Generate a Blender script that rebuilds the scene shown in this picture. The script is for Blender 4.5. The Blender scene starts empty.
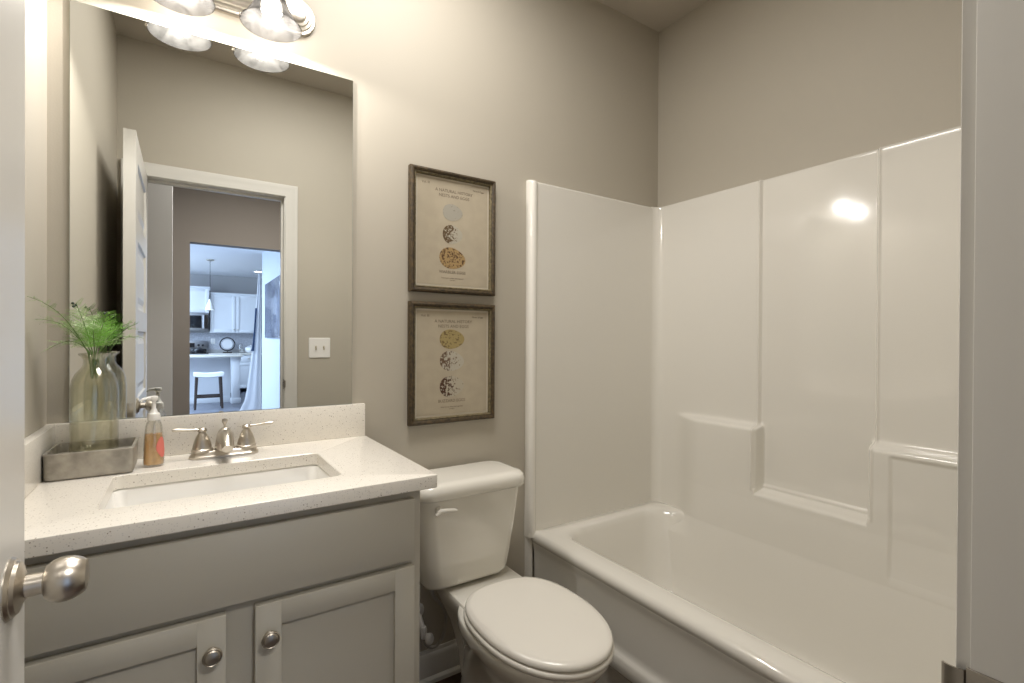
import bpy, bmesh, math, random
from mathutils import Vector, Matrix
random.seed(7)
PI = math.pi
SC = bpy.context.scene
COL = SC.collection

# ------------------------------------------------------------------ camera, world, lights, exposure
cam_d = bpy.data.cameras.new('camera')
cam = bpy.data.objects.new('camera', cam_d)
COL.objects.link(cam)
SC.camera = cam
cam_d.sensor_width = 36.0
cam_d.lens = 496.35 / 1024 * 36.0
cam_d.clip_start = 0.01
CAM = Vector((-1.9379, -1.6435, 1.2249))
YAW, PITCH, ROLL = 0.5840, -0.0048, 0.0056
F = Vector((math.sin(YAW) * math.cos(PITCH), math.cos(YAW) * math.cos(PITCH), math.sin(PITCH)))
R = Vector((math.cos(YAW), -math.sin(YAW), 0))
U = R.cross(F)
R2 = R * math.cos(ROLL) + U * math.sin(ROLL)
U2 = -R * math.sin(ROLL) + U * math.cos(ROLL)
M = Matrix((R2, U2, -F)).transposed().to_4x4()
M.translation = CAM
cam.matrix_world = M

w = bpy.data.worlds.new('world')
SC.world = w
w.use_nodes = True
w.node_tree.nodes['Background'].inputs[0].default_value = (0.75, 0.85, 1.0, 1)
w.node_tree.nodes['Background'].inputs[1].default_value = 0.3

SC.view_settings.view_transform = 'Standard'
SC.view_settings.look = 'None'
SC.view_settings.gamma = 1.0
SC.view_settings.use_curve_mapping = False
SC.view_settings.exposure = 0.66
SC.cycles.max_bounces = 14
SC.cycles.diffuse_bounces = 7
SC.cycles.glossy_bounces = 6
SC.cycles.transmission_bounces = 10
SC.cycles.transparent_max_bounces = 12
SC.cycles.caustics_reflective = False
SC.cycles.sample_clamp_indirect = 4.0
SC.cycles.use_denoising = True

def area(name, loc, size, power, color, rot=(0, 0, 0), size_y=None):
    d = bpy.data.lights.new(name, 'AREA')
    d.energy = power
    d.color = color
    d.shape = 'RECTANGLE'
    d.size = size
    d.size_y = size_y or size
    o = bpy.data.objects.new(name, d)
    COL.objects.link(o)
    o.location = loc
    o.rotation_euler = rot
    return o

area('hall_fill_light', (-1.35, -2.35, 2.70), 0.5, 22, (1.0, 0.96, 0.905))  # added fill without a fixture, brightens the bathroom through the doorway
area('bathroom_fill_light', (-1.40, -0.62, 2.725), 0.6, 15, (1.0, 0.96, 0.905))  # added soft fill under the ceiling, out of view, no real fixture
area('kitchen_daylight', (-3.45, -7.2, 2.60), 2.6, 190, (0.62, 0.78, 1.0), size_y=4.0)
area('kitchen_window_light', (-4.7, -8.5, 1.5), 2.2, 160, (0.55, 0.74, 1.0), rot=(0, -PI / 2, 0), size_y=4.0)
BULB = 8.0
LAMP = 7.0

# ------------------------------------------------------------------ materials
def new_mat(name):
    m = bpy.data.materials.new(name)
    m.use_nodes = True
    nt = m.node_tree
    return m, nt, nt.nodes['Principled BSDF']

def mat(name, col, rough=0.5, metal=0.0, bump=0.0, bscale=200.0, var=0.0, vscale=8.0, coat=0.0, spec=None, aniso=0.0):
    m, nt, b = new_mat(name)
    b.inputs['Base Color'].default_value = (*col, 1)
    b.inputs['Roughness'].default_value = rough
    b.inputs['Metallic'].default_value = metal
    if coat:
        b.inputs['Coat Weight'].default_value = coat
        b.inputs['Coat Roughness'].default_value = 0.05
    if spec is not None:
        b.inputs['Specular IOR Level'].default_value = spec
    tc = nt.nodes.new('ShaderNodeTexCoord')
    if var:
        n = nt.nodes.new('ShaderNodeTexNoise')
        n.inputs['Scale'].default_value = vscale
        n.inputs['Detail'].default_value = 4
        nt.links.new(tc.outputs['Object'], n.inputs['Vector'])
        r = nt.nodes.new('ShaderNodeValToRGB')
        r.color_ramp.elements[0].position = 0.3
        r.color_ramp.elements[1].position = 0.7
        r.color_ramp.elements[0].color = (*[c * (1 - var) for c in col], 1)
        r.color_ramp.elements[1].color = (*[min(1, c * (1 + var)) for c in col], 1)
        nt.links.new(n.outputs['Fac'], r.inputs['Fac'])
        nt.links.new(r.outputs['Color'], b.inputs['Base Color'])
    if bump:
        n = nt.nodes.new('ShaderNodeTexNoise')
        n.inputs['Scale'].default_value = bscale
        n.inputs['Detail'].default_value = 3
        nt.links.new(tc.outputs['Object'], n.inputs['Vector'])
        bp = nt.nodes.new('ShaderNodeBump')
        bp.inputs['Strength'].default_value = bump
        bp.inputs['Distance'].default_value = 0.002
        nt.links.new(n.outputs['Fac'], bp.inputs['Height'])
        nt.links.new(bp.outputs['Normal'], b.inputs['Normal'])
    return m

def glass(name, col, rough=0.0, ior=1.45):
    m, nt, b = new_mat(name)
    b.inputs['Base Color'].default_value = (*col, 1)
    b.inputs['Roughness'].default_value = rough
    b.inputs['IOR'].default_value = ior
    b.inputs['Transmission Weight'].default_value = 1.0
    return m

def thin_glass(name, col):
    m = bpy.data.materials.new(name); m.use_nodes = True
    nt = m.node_tree; nt.nodes.clear()
    out = nt.nodes.new('ShaderNodeOutputMaterial')
    tr = nt.nodes.new('ShaderNodeBsdfTransparent'); tr.inputs[0].default_value = (*col, 1)
    gl = nt.nodes.new('ShaderNodeBsdfGlossy'); gl.inputs['Roughness'].default_value = 0.02
    gs = nt.nodes.new('ShaderNodeBsdfGlass'); gs.inputs['Color'].default_value = (*col, 1); gs.inputs['IOR'].default_value = 1.45
    lw = nt.nodes.new('ShaderNodeLayerWeight'); lw.inputs[0].default_value = 0.5
    pw = nt.nodes.new('ShaderNodeMath'); pw.operation = 'POWER'; pw.inputs[1].default_value = 3.0
    nt.links.new(lw.outputs['Facing'], pw.inputs[0])
    fr = nt.nodes.new('ShaderNodeMath'); fr.operation = 'MULTIPLY_ADD'; fr.inputs[1].default_value = 0.75; fr.inputs[2].default_value = 0.07
    nt.links.new(pw.outputs[0], fr.inputs[0])
    a = nt.nodes.new('ShaderNodeMixShader'); a.inputs[0].default_value = 0.12
    nt.links.new(tr.outputs[0], a.inputs[1]); nt.links.new(gs.outputs[0], a.inputs[2])
    c = nt.nodes.new('ShaderNodeMixShader')
    nt.links.new(fr.outputs[0], c.inputs[0]); nt.links.new(a.outputs[0], c.inputs[1]); nt.links.new(gl.outputs[0], c.inputs[2])
    nt.links.new(c.outputs[0], out.inputs[0])
    return m

def quartz():
    m, nt, b = new_mat('white_speckled_quartz')
    tc = nt.nodes.new('ShaderNodeTexCoord')
    base = (0.80, 0.765, 0.70, 1)
    prev = None
    for i, (sc, th, col) in enumerate(((150, 0.12, (0.40, 0.35, 0.29, 1)), (90, 0.055, (0.20, 0.17, 0.14, 1)), (260, 0.2, (0.68, 0.65, 0.60, 1)))):
        v = nt.nodes.new('ShaderNodeTexVoronoi')
        v.inputs['Scale'].default_value = sc
        nt.links.new(tc.outputs['Object'], v.inputs['Vector'])
        lt = nt.nodes.new('ShaderNodeMath'); lt.operation = 'LESS_THAN'
        lt.inputs[1].default_value = th * 1.6
        nt.links.new(v.outputs['Distance'], lt.inputs[0])
        # keep only some of the cells
        sep = nt.nodes.new('ShaderNodeSeparateColor')
        nt.links.new(v.outputs['Color'], sep.inputs[0])
        g = nt.nodes.new('ShaderNodeMath'); g.operation = 'GREATER_THAN'
        g.inputs[1].default_value = (0.62, 0.80, 0.5)[i]
        nt.links.new(sep.outputs[0], g.inputs[0])
        mu = nt.nodes.new('ShaderNodeMath'); mu.operation = 'MULTIPLY'
        nt.links.new(lt.outputs[0], mu.inputs[0]); nt.links.new(g.outputs[0], mu.inputs[1])
        mx = nt.nodes.new('ShaderNodeMix'); mx.data_type = 'RGBA'
        nt.links.new(mu.outputs[0], mx.inputs[0])
        if prev is None:
            mx.inputs[6].default_value = base
        else:
            nt.links.new(prev, mx.inputs[6])
        mx.inputs[7].default_value = col
        prev = mx.outputs[2]
    nt.links.new(prev, b.inputs['Base Color'])
    b.inputs['Roughness'].default_value = 0.22
    return m

def planks(name, c1, c2, wx=0.12, ly=1.1, rough=0.4):
    m, nt, b = new_mat(name)
    tc = nt.nodes.new('ShaderNodeTexCoord')
    mp = nt.nodes.new('ShaderNodeMapping')
    mp.inputs['Rotation'].default_value = (0, 0, 0)
    nt.links.new(tc.outputs['Object'], mp.inputs['Vector'])
    br = nt.nodes.new('ShaderNodeTexBrick')
    br.inputs['Color1'].default_value = (*c1, 1)
    br.inputs['Color2'].default_value = (*c2, 1)
    br.inputs['Mortar'].default_value = (c1[0] * .35, c1[1] * .35, c1[2] * .35, 1)
    br.inputs['Scale'].default_value = 1.0
    br.inputs['Mortar Size'].default_value = 0.002
    br.inputs['Brick Width'].default_value = ly
    br.inputs['Row Height'].default_value = wx
    nt.links.new(mp.outputs['Vector'], br.inputs['Vector'])
    mp2 = nt.nodes.new('ShaderNodeMapping')
    mp2.inputs['Scale'].default_value = (3, 45, 1)
    nt.links.new(tc.outputs['Object'], mp2.inputs['Vector'])
    n = nt.nodes.new('ShaderNodeTexNoise'); n.inputs['Scale'].default_value = 1.5; n.inputs['Detail'].default_value = 6
    nt.links.new(mp2.outputs['Vector'], n.inputs['Vector'])
    mx = nt.nodes.new('ShaderNodeMix'); mx.data_type = 'RGBA'; mx.blend_type = 'MULTIPLY'
    mx.inputs[0].default_value = 0.7
    nt.links.new(br.outputs['Color'], mx.inputs[6])
    nt.links.new(n.outputs['Fac'], mx.inputs[7])
    nt.links.new(mx.outputs[2], b.inputs['Base Color'])
    b.inputs['Roughness'].default_value = rough
    return m

def speckled_egg(name, ground, spots, scale, thr, side=0.0):
    """egg print: ground colour with painted blotches, denser to one side when side > 0 (drawn on the print itself)"""
    m, nt, b = new_mat(name)
    tc = nt.nodes.new('ShaderNodeTexCoord')
    n = nt.nodes.new('ShaderNodeTexNoise'); n.inputs['Scale'].default_value = scale; n.inputs['Detail'].default_value = 5
    n.inputs['Roughness'].default_value = 0.65
    nt.links.new(tc.outputs['Object'], n.inputs['Vector'])
    gen = nt.nodes.new('ShaderNodeSeparateXYZ')
    nt.links.new(tc.outputs['Generated'], gen.inputs[0])
    mu = nt.nodes.new('ShaderNodeMath'); mu.operation = 'MULTIPLY_ADD'
    mu.inputs[1].default_value = -side
    nt.links.new(gen.outputs[0], mu.inputs[0])
    nt.links.new(n.outputs['Fac'], mu.inputs[2])
    r = nt.nodes.new('ShaderNodeValToRGB')
    r.color_ramp.elements[0].position = thr
    r.color_ramp.elements[1].position = thr + 0.04
    r.color_ramp.elements[0].color = (*ground, 1)
    r.color_ramp.elements[1].color = (*spots, 1)
    nt.links.new(mu.outputs[0], r.inputs['Fac'])
    nt.links.new(r.outputs['Color'], b.inputs['Base Color'])
    b.inputs['Roughness'].default_value = 0.7
    return m

MT = {}
MT['wall'] = mat('greige_wall_paint', (0.441, 0.406, 0.342), 0.62, bump=0.12, bscale=260)
MT['ceil'] = mat('taupe_ceiling_paint', (0.47, 0.43, 0.37), 0.8, bump=0.15, bscale=180)
MT['trim'] = mat('white_trim_paint', (0.64, 0.625, 0.59), 0.32)
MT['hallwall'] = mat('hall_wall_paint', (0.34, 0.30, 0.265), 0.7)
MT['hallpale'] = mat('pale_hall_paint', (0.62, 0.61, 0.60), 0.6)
MT['kitwall'] = mat('kitchen_wall_paint', (0.42, 0.41, 0.41), 0.7)
MT['kitceil'] = mat('kitchen_ceiling_paint', (0.72, 0.72, 0.74), 0.8)
MT['kitceil2'] = mat('pale_blue_grey_wall_paint', (0.46, 0.50, 0.56), 0.7)
MT['kitwhite'] = mat('white_kitchen_paint', (0.74, 0.76, 0.80), 0.4)
MT['tile'] = mat('grey_mosaic_tile', (0.46, 0.47, 0.52), 0.35, var=0.25, vscale=60)
MT['cab'] = mat('grey_cabinet_paint', (0.48, 0.455, 0.39), 0.36)
MT['quartz'] = quartz()
MT['china'] = mat('off_white_vitreous_china', (0.75, 0.73, 0.67), 0.10, coat=0.4)
MT['seat'] = mat('warm_white_seat_plastic', (0.745, 0.72, 0.665), 0.22)
MT['basin'] = mat('white_basin_china', (0.82, 0.81, 0.78), 0.12, coat=0.4)
MT['tub'] = mat('gloss_acrylic_tub', (0.72, 0.70, 0.65), 0.10, coat=0.5)
MT['nickel'] = mat('brushed_nickel', (0.58, 0.535, 0.47), 0.30, metal=1.0)
MT['knobmetal'] = mat('satin_nickel', (0.44, 0.40, 0.34), 0.36, metal=1.0)
MT['nickel_dark'] = mat('dark_nickel', (0.33, 0.30, 0.26), 0.32, metal=1.0)
MT['chrome'] = mat('chrome', (0.75, 0.75, 0.75), 0.1, metal=1.0)
MT['mirror'] = mat('silvered_mirror', (0.90, 0.915, 0.90), 0.0, metal=1.0)
MT['glassedge'] = mat('green_glass_edge', (0.30, 0.38, 0.34), 0.15)
MT['frame'] = mat('weathered_bronze_frame', (0.052, 0.034, 0.014), 0.55, var=0.6, vscale=90, bump=0.6, bscale=150)
MT['bead'] = mat('olive_frame_beading', (0.13, 0.105, 0.055), 0.5, var=0.5, vscale=120)
MT['paper'] = mat('aged_cream_paper', (0.42, 0.365, 0.275), 0.8, var=0.05, vscale=25)
MT['matboard'] = mat('cream_mat_board', (0.55, 0.50, 0.41), 0.7)
MT['ink'] = mat('faded_brown_ink', (0.15, 0.12, 0.085), 0.8)
MT['wood_floor'] = planks('dark_wood_floor', (0.085, 0.042, 0.026), (0.055, 0.027, 0.018))
MT['kit_floor'] = planks('grey_wood_floor', (0.28, 0.29, 0.34), (0.20, 0.21, 0.26), 0.18, 1.2)
MT['tray'] = mat('galvanised_zinc', (0.36, 0.335, 0.29), 0.48, metal=0.55, var=0.28, vscale=30, bump=0.25, bscale=60)
MT['bottle'] = thin_glass('clear_bottle_glass', (0.965, 0.96, 0.895))
MT['clear'] = thin_glass('clear_plastic', (0.99, 0.985, 0.97))
MT['soap'] = None
MT['pump'] = mat('white_pump_plastic', (0.80, 0.79, 0.76), 0.3)
MT['pink'] = mat('pink_sticker', (0.75, 0.20, 0.16), 0.5)
MT['leaf'] = mat('fern_green', (0.24, 0.50, 0.09), 0.5, var=0.35, vscale=25)
MT['leafpale'] = mat('pale_fern_green', (0.46, 0.60, 0.32), 0.5, var=0.3, vscale=25)
MT['stem'] = mat('dark_green_stem', (0.11, 0.20, 0.05), 0.5)
MT['bud'] = mat('dark_bud', (0.035, 0.055, 0.03), 0.5)
MT['steel'] = mat('stainless_steel', (0.50, 0.50, 0.52), 0.3, metal=1.0)
MT['black'] = mat('black_glass', (0.015, 0.015, 0.018), 0.12)
MT['darkwood'] = mat('dark_stool_wood', (0.045, 0.03, 0.025), 0.4)
MT['linen'] = mat('pale_linen', (0.70, 0.70, 0.72), 0.9)
MT['navy'] = mat('navy_cloth', (0.035, 0.06, 0.12), 0.8)
MT['picdark'] = mat('blue_grey_canvas', (0.12, 0.135, 0.19), 0.15, var=0.4, vscale=3)
MT['plastic'] = mat('white_switch_plastic', (0.80, 0.79, 0.77), 0.3)
MT['hose'] = mat('grey_braided_hose', (0.42, 0.40, 0.37), 0.4, bump=0.6, bscale=500)

def soap_mat():
    m, nt, b = new_mat('amber_liquid_soap')
    b.inputs['Base Color'].default_value = (1.0, 0.66, 0.30, 1)
    b.inputs['Roughness'].default_value = 0.12
    b.inputs['Transmission Weight'].default_value = 0.45
    b.inputs['IOR'].default_value = 1.35
    return m
MT['soap'] = soap_mat()

def shade_mat():
    m = bpy.data.materials.new('alabaster_glass')
    m.use_nodes = True
    nt = m.node_tree
    nt.nodes.clear()
    out = nt.nodes.new('ShaderNodeOutputMaterial')
    tc = nt.nodes.new('ShaderNodeTexCoord')
    n = nt.nodes.new('ShaderNodeTexNoise'); n.inputs['Scale'].default_value = 22; n.inputs['Detail'].default_value = 4
    n.inputs['Distortion'].default_value = 1.5
    nt.links.new(tc.outputs['Object'], n.inputs['Vector'])
    r = nt.nodes.new('ShaderNodeValToRGB')
    r.color_ramp.elements[0].color = (0.022, 0.0216, 0.021, 1); r.color_ramp.elements[0].position = 0.35
    r.color_ramp.elements[1].color = (0.042, 0.041, 0.040, 1); r.color_ramp.elements[1].position = 0.6
    nt.links.new(n.outputs['Fac'], r.inputs['Fac'])
    tr = nt.nodes.new('ShaderNodeBsdfTranslucent')
    df = nt.nodes.new('ShaderNodeBsdfDiffuse')
    gl = nt.nodes.new('ShaderNodeBsdfGlossy'); gl.inputs['Roughness'].default_value = 0.2
    nt.links.new(r.outputs['Color'], tr.inputs['Color'])
    nt.links.new(r.outputs['Color'], df.inputs['Color'])
    m1 = nt.nodes.new('ShaderNodeMixShader'); m1.inputs[0].default_value = 0.65
    nt.links.new(tr.outputs[0], m1.inputs[1]); nt.links.new(df.outputs[0], m1.inputs[2])
    m2 = nt.nodes.new('ShaderNodeMixShader'); m2.inputs[0].default_value = 0.04
    nt.links.new(m1.outputs[0], m2.inputs[1]); nt.links.new(gl.outputs[0], m2.inputs[2])
    tp = nt.nodes.new('ShaderNodeBsdfTransparent'); tp.inputs[0].default_value = (1, 0.98, 0.95, 1)
    m3 = nt.nodes.new('ShaderNodeMixShader'); m3.inputs[0].default_value = 0.34
    nt.links.new(m2.outputs[0], m3.inputs[1]); nt.links.new(tp.outputs[0], m3.inputs[2])
    nt.links.new(m3.outputs[0], out.inputs[0])
    return m
MT['shade'] = shade_mat()

def emit(name, col, s):
    m, nt, b = new_mat(name)
    b.inputs['Base Color'].default_value = (1, 1, 1, 1)
    b.inputs['Emission Color'].default_value = (*col, 1)
    b.inputs['Emission Strength'].default_value = s
    return m
MT['bulb'] = emit('lit_bulb', (1.0, 0.95, 0.885), BULB)
MT['lamp'] = emit('lit_downlight', (1.0, 0.97, 0.9), 12)

# ------------------------------------------------------------------ mesh helpers
class MB:
    def __init__(s):
        s.v = []; s.f = []
    def add(s, vs, fs):
        o = len(s.v)
        s.v += [tuple(v) for v in vs]
        s.f += [tuple(i + o for i in f) for f in fs]
        return s
    def box(s, x0, x1, y0, y1, z0, z1, bev=0.0, seg=2):
        bm = bmesh.new()
        bmesh.ops.create_cube(bm, size=1.0)
        for v in bm.verts:
            v.co = Vector(((x0 + x1) / 2 + v.co.x * (x1 - x0), (y0 + y1) / 2 + v.co.y * (y1 - y0), (z0 + z1) / 2 + v.co.z * (z1 - z0)))
        if bev:
            bmesh.ops.bevel(bm, geom=bm.edges[:], offset=bev, segments=seg, affect='EDGES', profile=0.5)
        bm.verts.index_update()
        s.add([v.co[:] for v in bm.verts], [[v.index for v in f.verts] for f in bm.faces])
        bm.free()
        return s
    def loft(s, rings, cap0=True, cap1=True, closed=True, cyclic=False):
        n = len(rings[0]); o = []
        vs = [p for r in rings for p in r]
        fs = []
        m = len(rings)
        for i in range(m if cyclic else m - 1):
            a, b = i * n, ((i + 1) % m) * n
            for j in range(n if closed else n - 1):
                k = (j + 1) % n
                fs.append((a + j, a + k, b + k, b + j))
        if not cyclic:
            if cap0: fs.append(tuple(range(n - 1, -1, -1)))
            if cap1: fs.append(tuple((m - 1) * n + j for j in range(n)))
        return s.add(vs, fs)
    def lathe(s, prof, c, axis='z', seg=32, cap0=True, cap1=True, sx=1.0, sy=1.0):
        """prof: (radius, height) pairs along the axis from c"""
        rings = []
        for r, h in prof:
            ring = []
            for j in range(seg):
                a = 2 * PI * j / seg
                p, q = r * math.cos(a) * sx, r * math.sin(a) * sy
                if axis == 'z': ring.append((c[0] + p, c[1] + q, c[2] + h))
                elif axis == 'x': ring.append((c[0] + h, c[1] + p, c[2] + q))
                else: ring.append((c[0] + q, c[1] + h, c[2] + p))
            rings.append(ring)
        return s.loft(rings, cap0, cap1)
    def tube(s, pts, rad, seg=10, cap=True, flat=1.0):
        pts = [Vector(p) for p in pts]
        if not isinstance(rad, (list, tuple)): rad = [rad] * len(pts)
        rings = []
        up = None
        for i, p in enumerate(pts):
            t = (pts[min(i + 1, len(pts) - 1)] - pts[max(i - 1, 0)]).normalized()
            if up is None:
                up = Vector((0, 0, 1)) if abs(t.z) < 0.9 else Vector((0, 1, 0))
            n = (up - t * up.dot(t)).normalized()
            b = t.cross(n)
            up = n
            rings.append([tuple(p + (b * math.cos(2 * PI * j / seg) + n * flat * math.sin(2 * PI * j / seg)) * rad[i]) for j in range(seg)])
        return s.loft(rings, cap, cap)
    def sphere(s, c, r, seg=20, rings=12, sz=1.0):
        prof = [(max(1e-4, r * math.sin(PI * i / rings)), -r * sz * math.cos(PI * i / rings)) for i in range(rings + 1)]
        return s.lathe(prof, c, 'z', seg)
    def build(s, name, m, parent=None, angle=35, sub=0):
        me = bpy.data.meshes.new(name)
        me.from_pydata(s.v, [], s.f)
        bm = bmesh.new(); bm.from_mesh(me)
        bmesh.ops.recalc_face_normals(bm, faces=bm.faces[:])
        bm.to_mesh(me); bm.free()
        me.materials.append(m)
        for p in me.polygons: p.use_smooth = True
        me.set_sharp_from_angle(angle=math.radians(angle))
        o = bpy.data.objects.new(name, me)
        COL.objects.link(o)
        if parent is not None: attach(o, parent)
        if sub:
            md = o.modifiers.new('subsurf', 'SUBSURF'); md.levels = sub; md.render_levels = sub
        return o

def world_of(o):
    m = Matrix.LocRotScale(o.location, o.rotation_euler, o.scale)
    if o.parent: m = world_of(o.parent) @ o.matrix_parent_inverse @ m
    return m
def attach(o, parent):
    o.parent = parent
    o.matrix_parent_inverse = world_of(parent).inverted()
def thing(name, label, cat, loc, group=None):
    o = bpy.data.objects.new(name, None)
    o.empty_display_size = 0.05
    COL.objects.link(o)
    o.location = loc
    return tag(o, label, cat, group)
def tag(o, label, cat, group=None):
    o['label'] = label; o['category'] = cat
    if group: o['group'] = group
    return o
def struct(o):
    o['kind'] = 'structure'
    return o
def copy_tree(o, parent=None):
    c = o.copy(); COL.objects.link(c)
    if parent is not None: c.parent = parent
    for ch in list(o.children): copy_tree(ch, c)
    return c

def rrect(x0, x1, y0, y1, r, z, n=6):
    pts = []
    for cx, cy, a0 in ((x1 - r, y1 - r, 0), (x0 + r, y1 - r, PI / 2), (x0 + r, y0 + r, PI), (x1 - r, y0 + r, 3 * PI / 2)):
        for i in range(n + 1):
            a = a0 + PI / 2 * i / n
            pts.append((cx + r * math.cos(a), cy + r * math.sin(a), z))
    return pts
def rrect_xz(x0, x1, z0, z1, r, y, n=6):
    return [(p[0], y, p[1]) for p in rrect(x0, x1, z0, z1, r, 0, n)]
def egg(cx, yb, yt, yc, hw, z, n=56, nf=2.1, nb=3.0):
    pts = []
    for i in range(n):
        t = 2 * PI * i / n
        sn, cs = math.sin(t), math.cos(t)
        e = nf if cs > 0 else nb
        x = hw * math.copysign(abs(sn) ** (2 / (2.0 + (e - 2) * min(1, abs(cs) * 3))), sn)
        y = -(yc - yt) * abs(cs) ** (2 / e) if cs > 0 else (yb - yc) * abs(cs) ** (2 / e)
        pts.append((cx + x, yc + y, z))
    return pts
def smooth(a, b, t):
    t = max(0.0, min(1.0, (t - a) / (b - a)))
    return t * t * (3 - 2 * t)
def bez(p0, p1, p2, p3, n=12):
    out = []
    for i in range(n + 1):
        t = i / n
        out.append(Vector(p0) * (1 - t) ** 3 + Vector(p1) * 3 * t * (1 - t) ** 2 + Vector(p2) * 3 * t * t * (1 - t) + Vector(p3) * t ** 3)
    return out

# ------------------------------------------------------------------ room shell
XL = -2.2186          # left wall
YC = -1.526           # wall with the doorway
YH = YC - 0.115       # its hall side
H = 2.732
JL, JR = -2.140, -1.450   # door jamb faces
struct(MB().box(-2.5, 0.1, 0.0, 0.1, -0.02, H + .1).build('wall_back', MT['wall']))
struct(MB().box(0.0, 0.1, -1.7, 0.0, -0.02, H + .1).build('wall_right', MT['wall']))
struct(MB().box(XL - 0.1, XL, YH, 0.0, -0.02, H + .1).build('wall_left', MT['wall']))
b = MB()
b.box(XL, JL - 0.02, YH, YC, -0.02, H + .1)
b.box(JR + 0.02, 0.0, YH, YC, -0.02, H + .1)
b.box(JL - 0.02, JR + 0.02, YH, YC, 2.065, H + .1)
struct(b.build('wall_front', MT['wall']))
struct(MB().box(-2.32, 0.1, YH, 0.1, H, H + 0.1).build('ceiling', MT['ceil']))
struct(MB().box(-3.2, 0.6, -3.76, 0.1, -0.08, 0.0).build('floor', MT['wood_floor']))

def profile_run(b, prof, p0, p1, nrm):
    """extrude a (depth, height) profile between two floor points; nrm points into the room"""
    r0 = [(p0[0] + nrm[0] * d, p0[1] + nrm[1] * d, z) for d, z in prof]
    r1 = [(p1[0] + nrm[0] * d, p1[1] + nrm[1] * d, z) for d, z in prof]
    b.loft([r0, r1], True, True)
BASE = [(0, 0), (0.026, 0), (0.024, 0.012), (0.014, 0.020), (0.013, 0.085), (0.010, 0.096), (0.006, 0.100), (0.004, 0.112), (0, 0.112)]
b = MB(); profile_run(b, BASE, (-1.466, 0), (-0.79, 0), (0, -1)); struct(b.build('baseboard_back', MT['trim']))
b = MB(); profile_run(b, BASE, (XL, YC), (XL, -0.56), (1, 0)); struct(b.build('baseboard_left', MT['trim']))
b = MB(); profile_run(b, BASE, (-1.37, YC), (-0.79, YC), (0, 1)); struct(b.build('baseboard_front', MT['trim']))

# door lining, stop and casing
b = MB()
b.box(JR, JR + 0.02, YH - 0.001, YC + 0.001, 0, 2.045, 0.001)
b.box(JL - 0.02, JL, YH - 0.001, YC + 0.001, 0, 2.045, 0.001)
b.box(JL - 0.02, JR + 0.02, YH - 0.001, YC + 0.001, 2.045, 2.065, 0.001)
jamb = struct(b.build('door_jamb_trim', MT['trim']))
b = MB()
b.box(JR - 0.011, JR, YC - 0.075, YC - 0.042, 0, 2.034, 0.002)
b.box(JL, JL + 0.011, YC - 0.075, YC - 0.042, 0, 2.034, 0.002)
b.box(JL, JR, YC - 0.075, YC - 0.042, 2.034, 2.045, 0.002)
struct(b.build('door_stop_trim', MT['trim']))
CAS = [(0.000, 0.0), (0.000, 0.010), (0.004, 0.0115), (0.010, 0.0105), (0.020, 0.013), (0.045, 0.016), (0.052, 0.019), (0.062, 0.019), (0.065, 0.016), (0.065, 0.0)]
def casing(name, ysurf, sgn):
    """three mitred runs of moulded casing round the doorway; (offset from opening, projection) profile"""
    path = lambda o: [(JL + 0.002 - o, 0.0), (JL + 0.002 - o, 2.050 + o), (JR + 0.005 + o, 2.050 + o), (JR + 0.005 + o, 0.0)]
    rings = []
    for k in range(4):
        rings.append([(path(o)[k][0], ysurf + sgn * d, path(o)[k][1]) for o, d in CAS])
    return struct(MB().loft(rings, True, True).build(name, MT['trim']))
trim = casing('trim_1', YC, 1)
casing('trim_2', YH, -1)
# strike plate with curled lip on the latch side
b = MB()
b.box(JR - 0.0015, JR + 0.001, YC - 0.033, YC + 0.003, 0.925, 0.982, 0.0005)
rings = []
for i in range(7):
    a = i / 6 * 1.25
    y = YC + 0.003 + 0.016 * math.sin(a); x = JR - 0.001 + 0.012 * (1 - math.cos(a))
    rings.append([(x, y, 0.932 + 0.004 * i / 6), (x, y, 0.980 - 0.004 * i / 6), (x - 0.0018, y + 0.0008, 0.980 - 0.004 * i / 6), (x - 0.0018, y + 0.0008, 0.932 + 0.004 * i / 6)])
b.loft(rings)
sp = b.build('strike_plate', MT['nickel_dark'], jamb)
MB().box(JR - 0.002, JR + 0.0015, YC - 0.026, YC - 0.008, 0.938, 0.966).build('latch_hole', MT['black'], sp)
b = MB()
b.lathe([(0.0045, 0), (0.0045, 0.0012), (0.003, 0.0018)], (JR - 0.0017, YC - 0.016, 0.974), 'x', 12)
b.build('screw', MT['nickel'], sp)

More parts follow.
